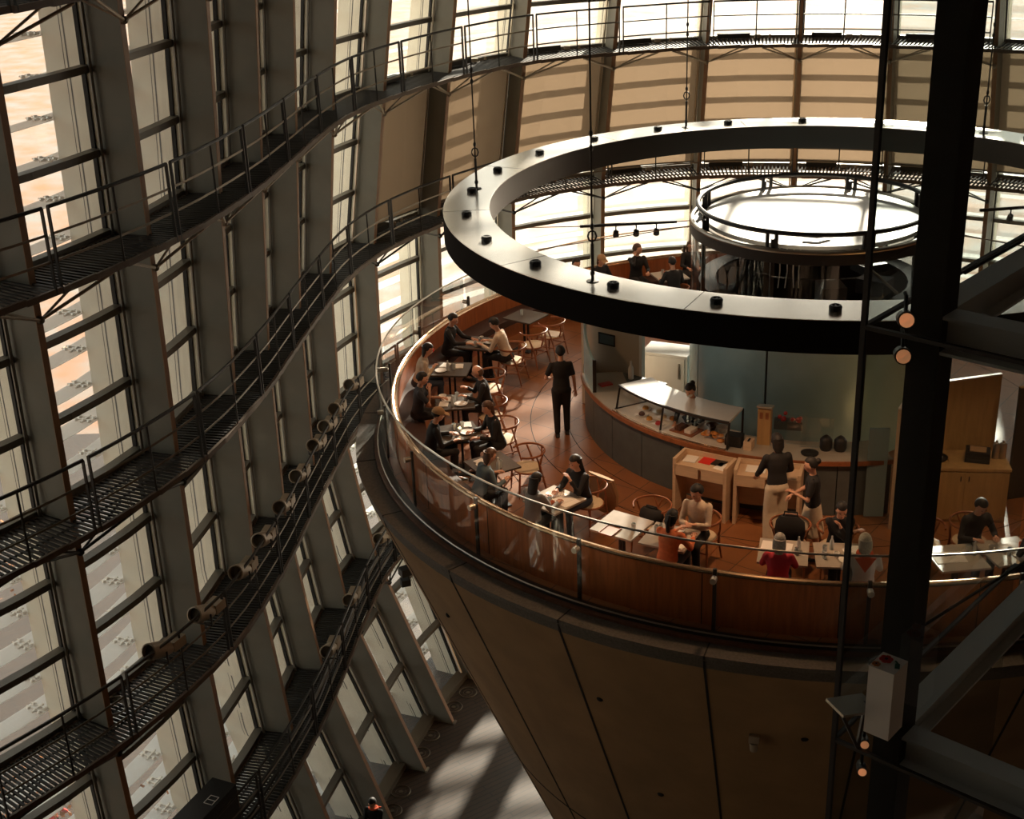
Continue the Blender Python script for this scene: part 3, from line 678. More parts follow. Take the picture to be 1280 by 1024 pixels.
# things on the right half of the counter
tw = thing('menu_tower', 'orange-brown wooden menu tower with a grey sloping lid on the counter', 'stand', at(955, 553, FZ+.95), R(-20))
MB().box((0, 0, .3), (.2, .2, .6)).build('body', M['tanwood'], tw, False)
MB().box((0, .0, .62), (.24, .26, .03), M3=Matrix.Rotation(R(-14), 3, 'X')).build('lid', M['ctop'], tw, False)
g = MB()
for sx in (-.045, .045): g.box((sx, -.102, .5), (.05, .006, .11))
g.build('grille', M['wood'], tw, False)
bx = thing('card_box', 'small pale wooden card box on the counter beside the menu tower', 'box', at(936, 560, FZ+.95), R(-25))
MB().box((0, 0, .07), (.13, .2, .14)).build('body', M['palewood'], bx, False); MB().box((0, -.0, .141), (.03, .12, .006)).build('slot', M['black'], bx, False)
solo(MB().box((0, 0, .09), (.26, .2, .18), R(-25)), 'card_reader', M['black'], 'black payment terminal at the right foot of the display case', 'terminal', loc=at(918, 556, FZ+.95))
for k, (x_, y_, lab) in enumerate([(995, 556, 'frosted glass guard on the counter, left of the two beside the tower'), (1020, 560, 'frosted glass guard on the counter, right of the two beside the tower')]):
    solo(MB().box((0, 0, .26), (.5 if k else .3, .015, .5), R(-12)), 'glass_guard', M['caseglass'], lab, 'guard', loc=at(x_, y_, FZ+.95))
for k, (x_, y_) in enumerate([(1032, 562), (1050, 563)]):
    b = MB(); b.lathe([(.08, 0), (.1, .05), (.1, .17), (.06, .22), (.02, .25)], (0, 0, 0), 12)
    solo(b, 'kettle', M['black'], ['round black pot on the counter behind the waitress, left one', 'round black pot on the counter behind the waitress, right one'][k], 'pot', loc=at(x_, y_, FZ+.95), smooth=True)
b = MB()
for k in range(12): b.ball((random.uniform(-.2, .2), random.uniform(-.08, .08), .16+random.uniform(-.03, .06)), .035, 7, 5)
fv = thing('flower_box', 'low box of small dark red flowers on the counter behind the tower', 'planter', at(985, 535, FZ+.95), R(-15)); MB().box((0, 0, .07), (.45, .18, .14)).build('box', M['counter'], fv, False); b.build('flowers', M['berry'], fv, False, True)
solo(MB().lathe([(.13, 0), (.14, .02), (.12, .02), (.001, .01)], (0, 0, 0), 18), 'serving_dish', M['black'], 'round black dish on the counter above the waitress', 'dish', loc=at(1012, 567, FZ+.95))
# two pale wooden menu consoles in front of the counter
def console(p_, q_, lab, items):
    p_, q_ = V((*p_, FZ)), V((*q_, FZ)); d = (q_-p_); L = d.length; d.normalize(); c = (p_+q_)/2; ang = atan2(d.y, d.x)
    t = thing('menu_console', lab, 'console', c, ang); D = .44
    MB().box((0, D/2, .84), (L, D, .03)).build('top', M['palewood'], t, False)
    for s_ in (-1, 1):
        MB().box((s_*(L/2-.025), D/2, .47), (.05, D, .94)).build('side_panel', M['palewood'], t, False)
        MB().box((s_*L/4, .015, .75), (L/2-.055, .03, .17)).build('drawer', M['palewood'], t, False)
    MB().box((0, D-.02, .55), (L-.1, .03, .78)).build('back_panel', M['palewood'], t, False)
    return t, ang
t, an = console((2.47, 18.9), (3.23, 18.43), 'pale wooden menu console under the display case, left of the pair', 0)
for k, (u, v_, mm, lab) in enumerate([(-.25, .25, 'paper', 'open white menu sheet on the left console'), (.0, .3, 'redmark', 'red and white leaflet on the left console'), (.2, .32, 'black', 'dark photo card on the left console'), (.3, .2, 'paper', 'white leaflet at the right end of the left console')]):
    c = V(t.location)+Matrix.Rotation(an, 3, 'Z') @ V((u, v_, .857)); solo(MB().box((0, 0, .004), (.2, .24, .008), an+random.uniform(-.15, .15)), 'leaflet', M[mm], lab, 'leaflet', loc=c)
t, an = console((3.34, 18.42), (4.3, 18.1), 'pale wooden menu console behind the woman in wide cream trousers', 0)
c = V(t.location)+Matrix.Rotation(an, 3, 'Z') @ V((-.2, .25, .857)); solo(MB().box((0, 0, .004), (.3, .24, .008), an), 'leaflet', M['paper'], 'white menu sheet on the right console', 'leaflet', loc=c)
# right hand furniture
ang = R(-8); cb = thing('side_cabinet', 'tan wooden cabinet with two doors at the right of the cafe', 'cabinet', V((6.85, 18.5, FZ)), ang)
MB().box((0, .0, .44), (1.3, .62, .88)).build('carcass', M['tanwood'], cb, False); MB().box((0, 0, .9), (1.34, .66, .04)).build('top', M['tanwood'], cb, False)
for s_ in (-1, 1):
    dr = MB().box((s_*.32, -.318, .45), (.63, .02, .8)).build('door', M['tanwood'], cb, False); MB().box((s_*.06, -.333, .75), (.015, .02, .08)).build('handle', M['dark'], dr, False)
q0, q1 = at(1186, 477, FZ+2.06), at(1252, 468, FZ+2.06); wd_ = (q1-q0).length
pn = thing('wood_screen', 'tall tan wooden screen panel standing behind the right cabinet', 'screen', (q0+q1)/2-V((0, 0, 2.06)), atan2(q1.y-q0.y, q1.x-q0.x))
MB().box((0, 0, 1.03), (wd_, .05, 2.06)).build('panel', M['tanwood'], pn, False); MB().box((0, -.0, 2.07), (wd_, .056, .02)).build('top_edge', M['white'], pn, False)
pn = thing('wood_screen', 'narrow pale wooden end panel left of the black lift column', 'screen', V((5.78, 18.2, FZ)), R(60))
MB().box((0, 0, 1.0), (.36, .06, 2.0)).build('panel', M['palewood'], pn, False); MB().box((0, 0, 2.01), (.36, .065, .02)).build('top_edge', M['white'], pn, False)
solo(MB().box((0, 0, .55), (.3, .03, 1.5)), 'glass_screen', M['core'], 'blue-grey frosted screen beside the narrow pale end panel', 'screen', loc=V((5.55, 18.5, FZ+.2)), rz=R(-5))
pn = thing('wood_screen', 'dark brown screen panel at the right edge behind the cabinet', 'screen', V((8.5, 19.05, FZ)), R(12))
MB().box((0, 0, .95), (1.5, .06, 1.9)).build('panel', M['screen'], pn, False); MB().box((0, 0, 1.91), (1.5, .064, .02)).build('top_edge', M['tanwood'], pn, False)
cl = lambda u, v_: V(cb.location)+Matrix.Rotation(ang, 3, 'Z') @ V((u, v_, .92))
for k in range(3):
    solo(MB().box((0, 0, .03), (.36, .28, .05), R(-20)), 'serving_tray', M['black'], ['black tray on the right cabinet, bottom of the stack', 'black tray on the right cabinet, middle of the stack', 'black tray on the right cabinet, topmost of the stack'][k], 'tray', 'trays stacked on the right cabinet', loc=cl(.22, 0)+V((0, 0, .056*k)))
solo(MB().box((0, 0, .006), (.24, .18, .012), R(-20)), 'napkin_pile', M['tan'], 'tan napkins on top of the stacked black trays', 'napkins', loc=cl(.22, 0)+V((0, 0, .17)))
for k in range(2): solo(MB().lathe([(.055, 0), (.055, .22), (.045, .25), (.015, .26), (.02, .29), (.001, .3)], (0, 0, 0), 14), 'steel_jug', M['steel'], ['steel water jug on the right cabinet, left of the two', 'steel water jug on the right cabinet, right of the two'][k], 'jug', loc=cl(.5+.1*k, .08), smooth=True)
dsh = thing('round_dish', 'round black dish with a folded white napkin on the right cabinet', 'dish', cl(-.38, 0)); MB().lathe([(.14, 0), (.17, .04), (.155, .04), (.13, .015), (.001, .012)], (0, 0, 0), 18).build('dish', M['black'], dsh, False, True); MB().box((0, 0, .03), (.14, .1, .03), .5).build('napkin', M['paper'], dsh, False)
fz = thing('fridge', 'low white freezer cabinet on the tiled floor inside the counter', 'fridge', V((3.0, 23.7, FZ)), R(-25)); MB().box((0, 0, .45), (.9, .6, .9)).build('body', M['white'], fz, False); MB().box((0, -.31, .5), (.8, .02, .7)).build('door', M['white'], fz, False); MB().box((.3, -.33, .6), (.03, .03, .3)).build('handle', M['steel'], fz, False)

# ---------------------------------------------------------------- cafe tables and wishbone chairs
def make_table():
    t = thing('cafe_table', 'x', 'table')
    MB().box((0, 0, .715), (.68, .68, .03)).build('tabletop', M['tabtop'], t, False)
    MB().box((0, 0, .69), (.6, .6, .02)).build('frame', M['black'], t, False)
    b = MB(); b.beam((-.05, 0, .02), (-.05, 0, .69), .035, .035); b.beam((.05, 0, .02), (.05, 0, .69), .035, .035); b.build('column', M['black'], t, False)
    MB().box((0, 0, .012), (.42, .42, .024)).build('base', M['black'], t, False)
    return t
def make_chair():
    t = thing('wishbone_chair', 'x', 'chair')
    b = MB(); b.loft([((0, .0, .425), (.235, 0, 0), (0, .215, 0)), ((0, 0, .445), (.245, 0, 0), (0, .225, 0)), ((0, 0, .455), (.2, 0, 0), (0, .18, 0))], 16); b.build('seat', M['cord'], t, False, True)
    b = MB(); b.tube([(.245*cos(2*pi*k/20), .225*sin(2*pi*k/20), .43) for k in range(20)], .017, 6, True); b.build('seat_frame', M['wood'], t, False, True)
    for s_ in (-1, 1):
        MB().tube([(s_*.21, .19, .46), (s_*.225, .21, .2), (s_*.23, .22, 0)], [.017, .019, .012], 8).build('leg', M['wood'], t, False, True)
        MB().tube([(s_*.215, -.27, 0), (s_*.2, -.2, .3), (s_*.215, -.16, .45), (s_*.255, -.12, .6), (s_*.27, -.08, .715)], [.012, .02, .02, .016, .014], 8).build('leg', M['wood'], t, False, True)
        MB().tube([(s_*.222, .2, .22), (s_*.205, -.22, .25)], .011, 6).build('stretcher', M['wood'], t, False, True)
    MB().tube([(-.22, .2, .28), (.22, .2, .28)], .011, 6).build('stretcher', M['wood'], t, False, True)
    MB().tube([(-.2, -.22, .3), (.2, -.22, .3)], .011, 6).build('stretcher', M['wood'], t, False, True)
    q = [(.29*sin(R(a)), -.02-.27*cos(R(a)) if abs(a) < 90 else -.02+.2*(abs(a)-90)/45, .745-.02*abs(a)/130) for a in range(-130, 131, 13)]
    MB().tube(q, [(.014, .02)]*len(q), 8).build('top_rail', M['wood'], t, False, True)
    b = MB(); b.tube([(0, -.215, .44), (0, -.255, .58)], [.022, .018], 6); b.tube([(0, -.255, .57), (-.07, -.275, .74)], .014, 6); b.tube([(0, -.255, .57), (.07, -.275, .74)], .014, 6); b.build('splat', M['wood'], t, False, True)
    return t
TBL = [  # angle, radius, label
 (142.5, 6.25, 'bare cafe table at the far left, below the ring, with two empty chairs'),
 (158.5, 6.33, 'cafe table between the woman in black and the man in the cream sweater'),
 (171., 6.5, 'cafe table with white plates in front of the person in the beige coat'),
 (185., 6.35, 'cafe table crowded with glasses between two men in dark shirts'),
 (196.5, 6.5, 'dark cafe table with a lit candle beside the person in the pale cap'),
 (209., 6.48, 'cafe table with a folded napkin in front of the empty wishbone chair'),
 (223.3, 6.5, 'sunlit cafe table in front of the long-haired woman in black'),
 (234.6, 6.55, 'sunlit bare cafe table, left of the pair by the woman in orange'),
 (241.2, 6.55, 'cafe table between the woman in orange and the man in the beige sweater'),
 (255.3, 6.5, 'sunlit cafe table with papers in front of the person in crimson'),
 (262., 6.5, 'cafe table crowded with dishes before the person holding a hand to the mouth'),
 (275.5, 6.65, 'sunlit cafe table with a white menu, just right of the black lift column'),
 (282., 6.65, 'cafe table with cups in front of the dark-dressed person at the right edge'),
 (105.5, 6.35, 'cafe table with drinks at the back, below the track spotlights'),
 (120., 6.3, 'cafe table at the back, half hidden behind the hanging ring')]
T0 = make_table(); TD = make_table(); tt = [c_ for c_ in bpy.data.objects if c_.parent == TD and c_.name.startswith('tabletop')][0]; tt.data.materials[0] = M['tabshade']; TP = []; nd = 0
for k, row in enumerate(TBL):
    a, rr, lab = row[:3]
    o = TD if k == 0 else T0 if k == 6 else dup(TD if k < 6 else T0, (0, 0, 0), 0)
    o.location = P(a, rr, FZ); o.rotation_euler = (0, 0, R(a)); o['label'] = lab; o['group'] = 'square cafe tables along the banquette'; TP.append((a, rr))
CH = [(158.5, 5.68, 'wooden wishbone chair under the man in the cream sweater', 0), (173, 5.75, 'wooden wishbone chair with curved rail behind the older man at the left tables', 10), (186, 5.72, 'wooden wishbone chair under the man in the dark shirt with brown hair', 0),
      (195.8, 5.72, 'empty-backed wishbone chair at the candle table, behind the dark seated figure', 5), (208, 5.78, 'empty wooden wishbone chair with pale cord seat at the left front tables', -12), (223.8, 5.82, 'wooden wishbone chair with a tan coat over its back, under the long-haired woman', 0),
      (235.3, 5.8, 'wooden wishbone chair holding a black bag, left of the beige-sweater man', 6), (243.2, 5.85, 'wooden wishbone chair under the man in the beige sweater', -10), (255.8, 5.7, 'wooden wishbone chair holding a big black bag, in front of the wide cream trousers', 0),
      (262.5, 5.72, 'wooden wishbone chair under the person in black with a hand to the mouth', 0), (274.8, 5.75, 'empty wooden wishbone chair just right of the black lift column', 8), (281.5, 5.78, 'wooden wishbone chair under the dark-dressed person at the right edge', 0),
      (149, 5.65, 'empty wooden wishbone chair at the far left bare table, nearer one', -8), (142.5, 5.62, 'empty wishbone chair with a white sheet on it at the far left table', 0), (107.5, 5.55, 'wishbone chair under the dark figure seen from behind at the back', 0), (119, 5.75, 'wishbone chair back peeping over the ring at the back', 0)]
C0 = make_chair(); CHO = []
for k, (a, rr, lab, tw_) in enumerate(CH):
    o = C0 if k == 0 else dup(C0, (0, 0, 0), 0)
    o.location = P(a, rr, FZ); o.rotation_euler = (0, 0, R(a-90+tw_)); o['label'] = lab; o['group'] = 'wishbone chairs at the cafe tables'; CHO.append(o)

# ---------------------------------------------------------------- people
def remesh(mb, name, mats, vox, smooth=4, extra=None):
    o = bpy.data.objects.new('tmp', mb.mesh('tmp', mats)); COL.objects.link(o)
    m = o.modifiers.new('r', 'REMESH'); m.mode = 'VOXEL'; m.voxel_size = vox; m.use_smooth_shade = True
    s = o.modifiers.new('s', 'SMOOTH'); s.iterations = smooth; s.factor = .5
    dg = bpy.context.evaluated_depsgraph_get(); me = bpy.data.meshes.new_from_object(o.evaluated_get(dg))
    old = o.data; bpy.data.objects.remove(o); bpy.data.meshes.remove(old); me.name = name
    me.materials.clear()
    for x in (mats if isinstance(mats, (list, tuple)) else [mats]): me.materials.append(x)
    return me
def addmesh(me, name, parent):
    o = bpy.data.objects.new(name, me); COL.objects.link(o); o.parent = parent; return o
def ik(s, h, L1, L2, pole):
    d = h-s; L = min(d.length, (L1+L2)*.995); d = d.normalized(); a = (L1*L1-L2*L2+L*L)/(2*L); q = math.sqrt(max(L1*L1-a*a, 1e-6))
    pl = (pole-d*pole.dot(d)); pl = pl.normalized() if pl.length > 1e-4 else d.orthogonal().normalized()
    return s+d*a+pl*q, s+d*L
def person(label, x, y, face, pose='sit', z=FZ, h=1.66, lean=.12, lh=(-.16, .40, .78), rh=(.16, .40, .78), pitch=.25, yaw=0., top='cblack', legs='cblack', hair='short', hc='hairb', sleeve=1., bottoms='trousers', seat=.47, step=0., acc=(), side=0.):
    """face: heading in degrees of the direction the person looks (world, 0 = +X). Local +Y is forward."""
    s = h/1.68; t = thing('person', label, 'person', (x, y, z), R(face-90))
    sit = pose == 'sit'
    Pv = V((0, 0, (seat+.1) if sit else .93*s)); dr = V((sin(side), sin(lean)*cos(side), cos(lean)*cos(side))).normalized()
    ch, nk = Pv+dr*.36*s, Pv+dr*.5*s; fw = V((0, dr.z, -dr.y)).normalized(); rt = V((1, 0, 0))
    hm = Matrix.Rotation(yaw, 3, 'Z') @ Matrix.Rotation(-(pitch), 3, 'X')
    hc_ = nk+dr*.06*s+V((0, .025, .115*s)); hc_ += V((0, sin(lean+pitch)*.05, 0))
    if sit: kn = [Pv+V((q*.1, .43*s, -.02)) for q in (-1, 1)]; an = [V((q*.11, .40*s+step*q, .09)) for q in (-1, 1)]
    else: kn = [V((q*.09, .03+step*q*.5, .49*s)) for q in (-1, 1)]; an = [V((q*.09, -.03+step*q, .09)) for q in (-1, 1)]
    hip = [Pv+V((q*.085, 0, -.02)) for q in (-1, 1)]
    sho = [nk+rt*(q*.163*s)-dr*.045*s for q in (-1, 1)]
    hd = [V(lh), V(rh)]
    arms = []
    for q, sh_, ht in zip((-1, 1), sho, hd):
        el, wr = ik(sh_, ht, .28*s, .25*s, V((q*.5, -.35, -.8))); arms.append((sh_, el, wr))
    def torso(k): return [(Pv-dr*.06, rt*.155*k, fw*.115*k), (Pv+dr*.06*s, rt*.16*k, fw*.115*k), (Pv+dr*.2*s, rt*.14*k, fw*.1*k), (ch-dr*.02, rt*.165*k, fw*.115*k), (ch+dr*.085*s, rt*.17*k, fw*.1*k), (nk-dr*.005, rt*.1*k, fw*.075*k)]
    # body: one surface
    b = MB(); b.loft(torso(.86)); b.tube([nk-dr*.06, nk+dr*.05*s, hc_-V((0, .01, .05))], [.062, .052, .05], 10)
    b.ball(hc_, (.077*s, .096*s, .115*s), 16, 12, hm, lambda d: 1-.12*max(0, -d.z)*(1-max(0, d.y)))
    b.ball(hc_+hm @ V((0, .035, -.055)), (.055*s, .055*s, .06*s), 12, 8, hm)
    b.ball(hc_+hm @ V((0, .098*s, -.02)), (.013, .02, .024), 8, 6, hm)
    for q in (-1, 1): b.ball(hc_+hm @ V((q*.078*s, -.005, -.015)), (.013, .02, .03), 8, 6, hm)
    for sh_, el, wr in arms:
        b.tube([sh_, el, wr], [.045, .036, .027], 10); b.ball(el, .036, 8, 6); b.ball(sh_, .05, 8, 6)
    for hp_, k_, a_ in zip(hip, kn, an):
        b.tube([hp_, k_, a_], [.075, .052, .038], 10); b.ball(k_, .052, 8, 6); b.tube([a_, a_+V((0, .13, -.05))], [.035, .03], 8)
    hands = []
    for q, (sh_, el, wr) in zip((-1, 1), arms):
        d = (wr-el).normalized(); sd = d.cross(V((0, 0, 1))); sd = sd.normalized() if sd.length > .1 else V((1, 0, 0)); up = sd.cross(d)
        b.loft([(wr, sd*.026, up*.019), (wr+d*.04, sd*.038, up*.016), (wr+d*.085, sd*.04, up*.014)], 10); hands.append((q, wr, d, sd, up))
    me = remesh(b, 'body', M['skin'], .0155, 3)
    # fingers and thumb rooted in each palm
    fb = MB()
    for q, wr, d, sd, up in hands:
        for k, L in enumerate((.062, .072, .068, .052)):
            o_ = wr+d*.078+sd*(.03-.02*k)*q*-1; c1 = o_+d*L*.5-up*.012; c2 = c1+d*L*.35-up*L*.4; fb.tube([o_, c1, c2], [.0095, .0085, .006], 6)
        o_ = wr+d*.03-sd*.03*q*-1*-1; fb.tube([o_, o_+d*.03-sd*.022*q*-1*-1-up*.012, o_+d*.062-sd*.02*q*-1*-1-up*.024], [.012, .01, .007], 6)
    import bmesh as bm_
    bb = bm_.new(); bb.from_mesh(me); tmp = fb.mesh('f', M['skin'], smooth=True); bb.from_mesh(tmp); bb.to_mesh(me); bb.free(); bpy.data.meshes.remove(tmp)
    me.polygons.foreach_set('use_smooth', [True]*len(me.polygons))
    body = addmesh(me, 'body', t)
    e = MB()
    for q in (-1, 1): e.ball(hc_+hm @ V((q*.031*s, .088*s, .008)), (.012, .008, .006), 8, 6, hm)
    e.build('eyes', M['black'], t, False, True)
    MB().ball(hc_+hm @ V((0, .09*s, -.062)), (.021, .009, .006), 8, 6, hm).build('mouth', M['lips'], t, False, True)
    # clothes
    b = MB(); b.loft(torso(1.0)); b.tube([nk-dr*.05, nk+dr*.025], [.085, .064], 12)
    for sh_, el, wr in arms:
        e_ = el.lerp(wr, .93) if sleeve >= 1 else None
        if e_ is not None: b.tube([sh_, el, e_], [.06, .05, .04], 10); b.ball(el, .05, 8, 6)
        else: b.tube([sh_, sh_.lerp(el, .8)], [.053, .052], 10)
        b.ball(sh_, .053, 10, 8)
    addmesh(remesh(b, 'top', M[top], .018, 4), 'jumper' if sleeve >= 1 else 'shirt', t)
    b = MB()
    if bottoms == 'skirt':
        b.loft([(Pv+V((0, 0, .06)), rt*.15, V((0, .11, 0))), (Pv-V((0, 0, .1)), rt*.18, V((0, .14, 0))), (Pv-V((0, -.01, .45)), rt*.23, V((0, .2, 0)))], 18)
    else:
        wide = bottoms == 'wide'
        b.loft([(Pv+dr*.07, rt*.15, fw*.112), (Pv-dr*.02, rt*.17, fw*.13), (Pv-dr*.08, rt*.155, fw*.12)], 14)
        for hp_, k_, a_ in zip(hip, kn, an):
            b.tube([hp_, k_, a_-V((0, 0, .02))], [.1, .1 if wide else .07, .115 if wide else .055], 12); b.ball(k_, .1 if wide else .07, 10, 8)
    addmesh(remesh(b, bottoms, M[legs], .02, 4), 'skirt' if bottoms == 'skirt' else 'trousers', t)
    for a_ in an:
        b = MB(); b.loft([(V((a_.x, a_.y-.05, .0)), V((.034, 0, 0)), V((0, 0, .004))), (V((a_.x, a_.y-.03, .05)), V((.04, 0, 0)), V((0, .05, .03))), (V((a_.x, a_.y+.1, .035)), V((.045, 0, 0)), V((0, .02, .032))), (V((a_.x, a_.y+.2, .02)), V((.03, 0, 0)), V((0, .01, .018)))], 10)
        b.build('shoe', M['shoe'], t, False, True)
    # hair
    def hf(d):
        f_ = 1.0
        if d.y > .25 and d.z < .42: f_ = .82
        if d.z < -.35: f_ = min(f_, .84)
        return f_
    b = MB()
    if hair == 'bald': b.ball(hc_+hm @ V((0, -.012, -.012)), (.083*s, .098*s, .10*s), 18, 14, hm, lambda d: .8 if (d.y > .1 or d.z > .62) else 1.02)
    else: b.ball(hc_+hm @ V((0, -.008, .012)), (.09*s, .11*s, .118*s), 20, 16, hm, hf)
    if hair in ('long', 'bob', 'pony'):
        L = {'long': .33, 'bob': .16, 'pony': .1}[hair]; dn = -dr if hair != 'bob' else V((0, 0, -1))
        q0 = hc_+hm @ V((0, -.05, .0)); b.loft([(q0+V((0, -.01, .05)), rt*.08, V((0, .055, 0))), (q0, rt*.092, V((0, .06, 0))), (q0+dn*L*.55+V((0, -.03, 0)), rt*.088, V((0, .04, 0))), (q0+dn*L+V((0, -.045, 0)), rt*.05, V((0, .02, 0)))], 14)
    if hair == 'bun': b.ball(hc_+hm @ V((0, -.11, .05)), .045, 10, 8)
    if hair == 'pony':
        q0 = hc_+hm @ V((0, -.11, .02)); b.ball(q0, .03, 8, 6); b.tube([q0, q0+V((0, -.05, -.08)), q0+V((0, -.04, -.2)), q0+V((0, -.02, -.28))], [.03, .034, .028, .008], 8)
    b.build('hair', M[hc], t, False, True)
    for kind, mm in acc:
        b = MB()
        if kind == 'cap':
            b.ball(hc_+hm @ V((0, -.01, .03)), (.098*s, .115*s, .105*s), 18, 12, hm, lambda d: 1 if d.z > -.05 else .7); b.loft([(hc_+hm @ V((0, .08, .045)), hm @ V((.08, 0, 0)), hm @ V((0, .02, .01))), (hc_+hm @ V((0, .17, .03)), hm @ V((.06, 0, 0)), hm @ V((0, .01, .006)))], 12); nmx = 'cap'
        if kind == 'scarf':
            b.tube([nk+V((.085*cos(2*pi*k/14), .075*sin(2*pi*k/14), .02+.012*sin(2*pi*k/14))) for k in range(14)], .03, 8, True)
            b.add([nk+V((-.14, -.1, 0)), nk+V((.14, -.1, 0)), nk+V((0, -.135, -.2)), nk+V((-.14, -.085, 0)), nk+V((.14, -.085, 0)), nk+V((0, -.12, -.2))], [(0, 2, 1), (3, 4, 5), (0, 1, 4, 3), (1, 2, 5, 4), (2, 0, 3, 5)]); nmx = 'scarf'
        if kind == 'mask': b.ball(hc_+hm @ V((0, .055, -.05)), (.058, .055, .045), 12, 8, hm); nmx = 'face_mask'
        if kind == 'glasses':
            for q in (-1, 1): b.tube([hc_+hm @ V((q*.034+.026*cos(2*pi*k/10), .107*s, .006+.022*sin(2*pi*k/10))) for k in range(10)], .005, 5, True)
            b.tube([hc_+hm @ V((-.01, .108*s, .008)), hc_+hm @ V((.01, .108*s, .008))], .005, 5); nmx = 'glasses'
        if kind == 'apron':
            b.loft([(Pv+V((0, .0, .08)), rt*.165, V((0, .12, 0))), (Pv+V((0, .02, -.3)), rt*.19, V((0, .15, 0)))], 16); nmx = 'apron'
        b.build(nmx, M[mm], t, False, True)
    return t
def out(a): return a            # looking away from the axis
def inn(a): return a+180
def pp(a, rr): q = P(a, rr); return q.x, q.y
X_, Y_ = at(703, 543, FZ).x, at(703, 543, FZ).y
person('person in dark clothes walking alone down the aisle, seen from behind', X_, Y_, 92, 'stand', h=1.64, lean=.03, pitch=.12, lh=(-.2, .22, 1.02), rh=(.25, .04, .84), top='cblack', legs='cblack', sleeve=.4, step=.05)
q = at(968, 676, FZ); person('standing woman in black jumper and wide cream trousers at the menu console', q.x, q.y, 100, 'stand', h=1.7, lean=.08, pitch=.3, lh=(-.2, .32, .98), rh=(.2, .3, 1.0), top='cblack', legs='ccream', bottoms='wide', hair='bob')
q = at(1012, 698, FZ); person('waitress in a black short-sleeved shirt and cream apron skirt walking left, hand raised', q.x, q.y, 165, 'stand', h=1.6, lean=.05, pitch=.15, lh=(-.12, .27, 1.12), rh=(.16, .3, .95), top='cblack', legs='ccream', bottoms='skirt', hair='bun', sleeve=.4, step=.12)
bx_, by_ = pp(242, 7.0)
person('woman in an orange jumper with a dark ponytail sitting on the banquette', *pp(242.3, 6.98), inn(236), lean=.2, pitch=.3, lh=(-.05, .42, .88), rh=(.2, .42, .82), top='corange', legs='cnavy', hair='pony', hc='hairb', h=1.62)
person('man in a beige sweater sitting on a wishbone chair, looking down to the left', *pp(243.2, 5.95), out(244), lean=.12, pitch=.35, yaw=-.5, lh=(-.05, .36, .86), rh=(.06, .36, .86), top='cbeige', legs='cblack', h=1.72)
person('woman with long black hair holding food to her mouth at a sunlit table', *pp(223.8, 5.93), out(223), lean=.22, pitch=.25, lh=(-.05, .33, 1.0), rh=(.15, .42, .8), top='cblack', legs='cdenim', hair='long')
person('woman in a grey top on the banquette, facing the long-haired woman', *pp(223.4, 7.0), inn(223), lean=.15, pitch=.25, top='cgrey', legs='cblack', hair='long', h=1.6)
person('person with brown hair and blue-grey sleeves bending low at the napkin table', *pp(213.3, 7.05), inn(207), lean=.35, pitch=.45, top='cbluegrey', legs='cblack', hair='bob', hc='hairbr', h=1.6)
person('person in black wearing a pale cap on the banquette beside the candle', *pp(198.5, 7.08), inn(192), lean=.25, pitch=.3, top='cblack', legs='cblack', hair='short', acc=[('cap', 'tan')])
person('dark-dressed person sitting on a chair across from the pale cap', *pp(199.5, 5.9), out(199), lean=.22, pitch=.3, top='cblack', legs='cblack', hair='bob', hc='hairbr')
person('man in a dark shirt on the banquette holding a hand near his chin', *pp(185.2, 7.02), inn(180), lean=.15, pitch=.2, lh=(-.12, .42, .8), rh=(.08, .24, 1.02), top='cnavy', legs='cblack', sleeve=.4)
person('older man with thinning brown hair in a dark shirt on a chair', *pp(183.8, 5.76), out(188), lean=.2, pitch=.3, top='cblack', legs='cblack', hair='bald', hc='hairbr', lh=(-.12, .4, .82), rh=(.1, .36, .9))
person('person in a beige coat with red-rimmed glasses leaning sideways on the banquette', *pp(173.4, 7.1), inn(186), lean=.3, pitch=.4, top='cbeige', legs='cdenim', hair='bob', lh=(-.16, .36, .6), rh=(.05, .3, .85), acc=[('glasses', 'redmark')])
person('woman in black with short dark hair reading on the left banquette', *pp(159.5, 6.98), inn(160), lean=.18, pitch=.3, top='cblack', legs='cblack', hair='short', lh=(-.14, .48, .8), rh=(.16, .48, .8))
person('man in a cream sweater hunched over his plate on a wishbone chair', *pp(159.6, 5.72), out(160), lean=.35, pitch=.5, top='cbeige', legs='cblack', hair='short', lh=(-.14, .48, .8), rh=(.14, .46, .8), h=1.7)
person('person in black sitting behind crowded dishes, hand to the mouth', *pp(262.3, 5.92), out(264), lean=.2, pitch=.4, top='cblack', legs='cblack', hair='short', lh=(.02, .27, 1.0), rh=(-.18, .3, .95), h=1.62)
person('white-haired person in a white top with a scarlet neckerchief, back to the glass', *pp(264., 7.1), inn(263), lean=.08, pitch=.15, top='white', legs='cgrey', hair='bob', hc='hairw', acc=[('scarf', 'cscarf')], h=1.66)
person('grey-haired person in a crimson top on the banquette, back to the glass', *pp(255., 7.12), inn(255), lean=.08, pitch=.15, top='cred', legs='cblack', hair='bob', hc='hairg', h=1.56)
person('dark-dressed person bending over the table at the right, facing the glass', *pp(280.2, 6.0), out(281), lean=.25, pitch=.5, top='cblack', legs='cblack', hair='short', lh=(-.15, .4, .82), rh=(.18, .42, .84))
person('dark-haired person on the banquette at the right edge, cut by the picture border', *pp(283.6, 7.08), inn(280), lean=.15, pitch=.2, top='cnavy', legs='cblack', hair='bob', lh=(-.05, .3, .98), rh=(.16, .4, .8))
q = at(868, 484, FZ+1.55); person('barista in black with a hair bun and face mask, behind the display case', q.x, q.y, 232, 'stand', h=1.63, lean=.15, pitch=.5, lh=(-.16, .34, 1.0), rh=(.16, .34, 1.0), top='cblack', legs='cblack', hair='bun', acc=[('mask', 'paper')])
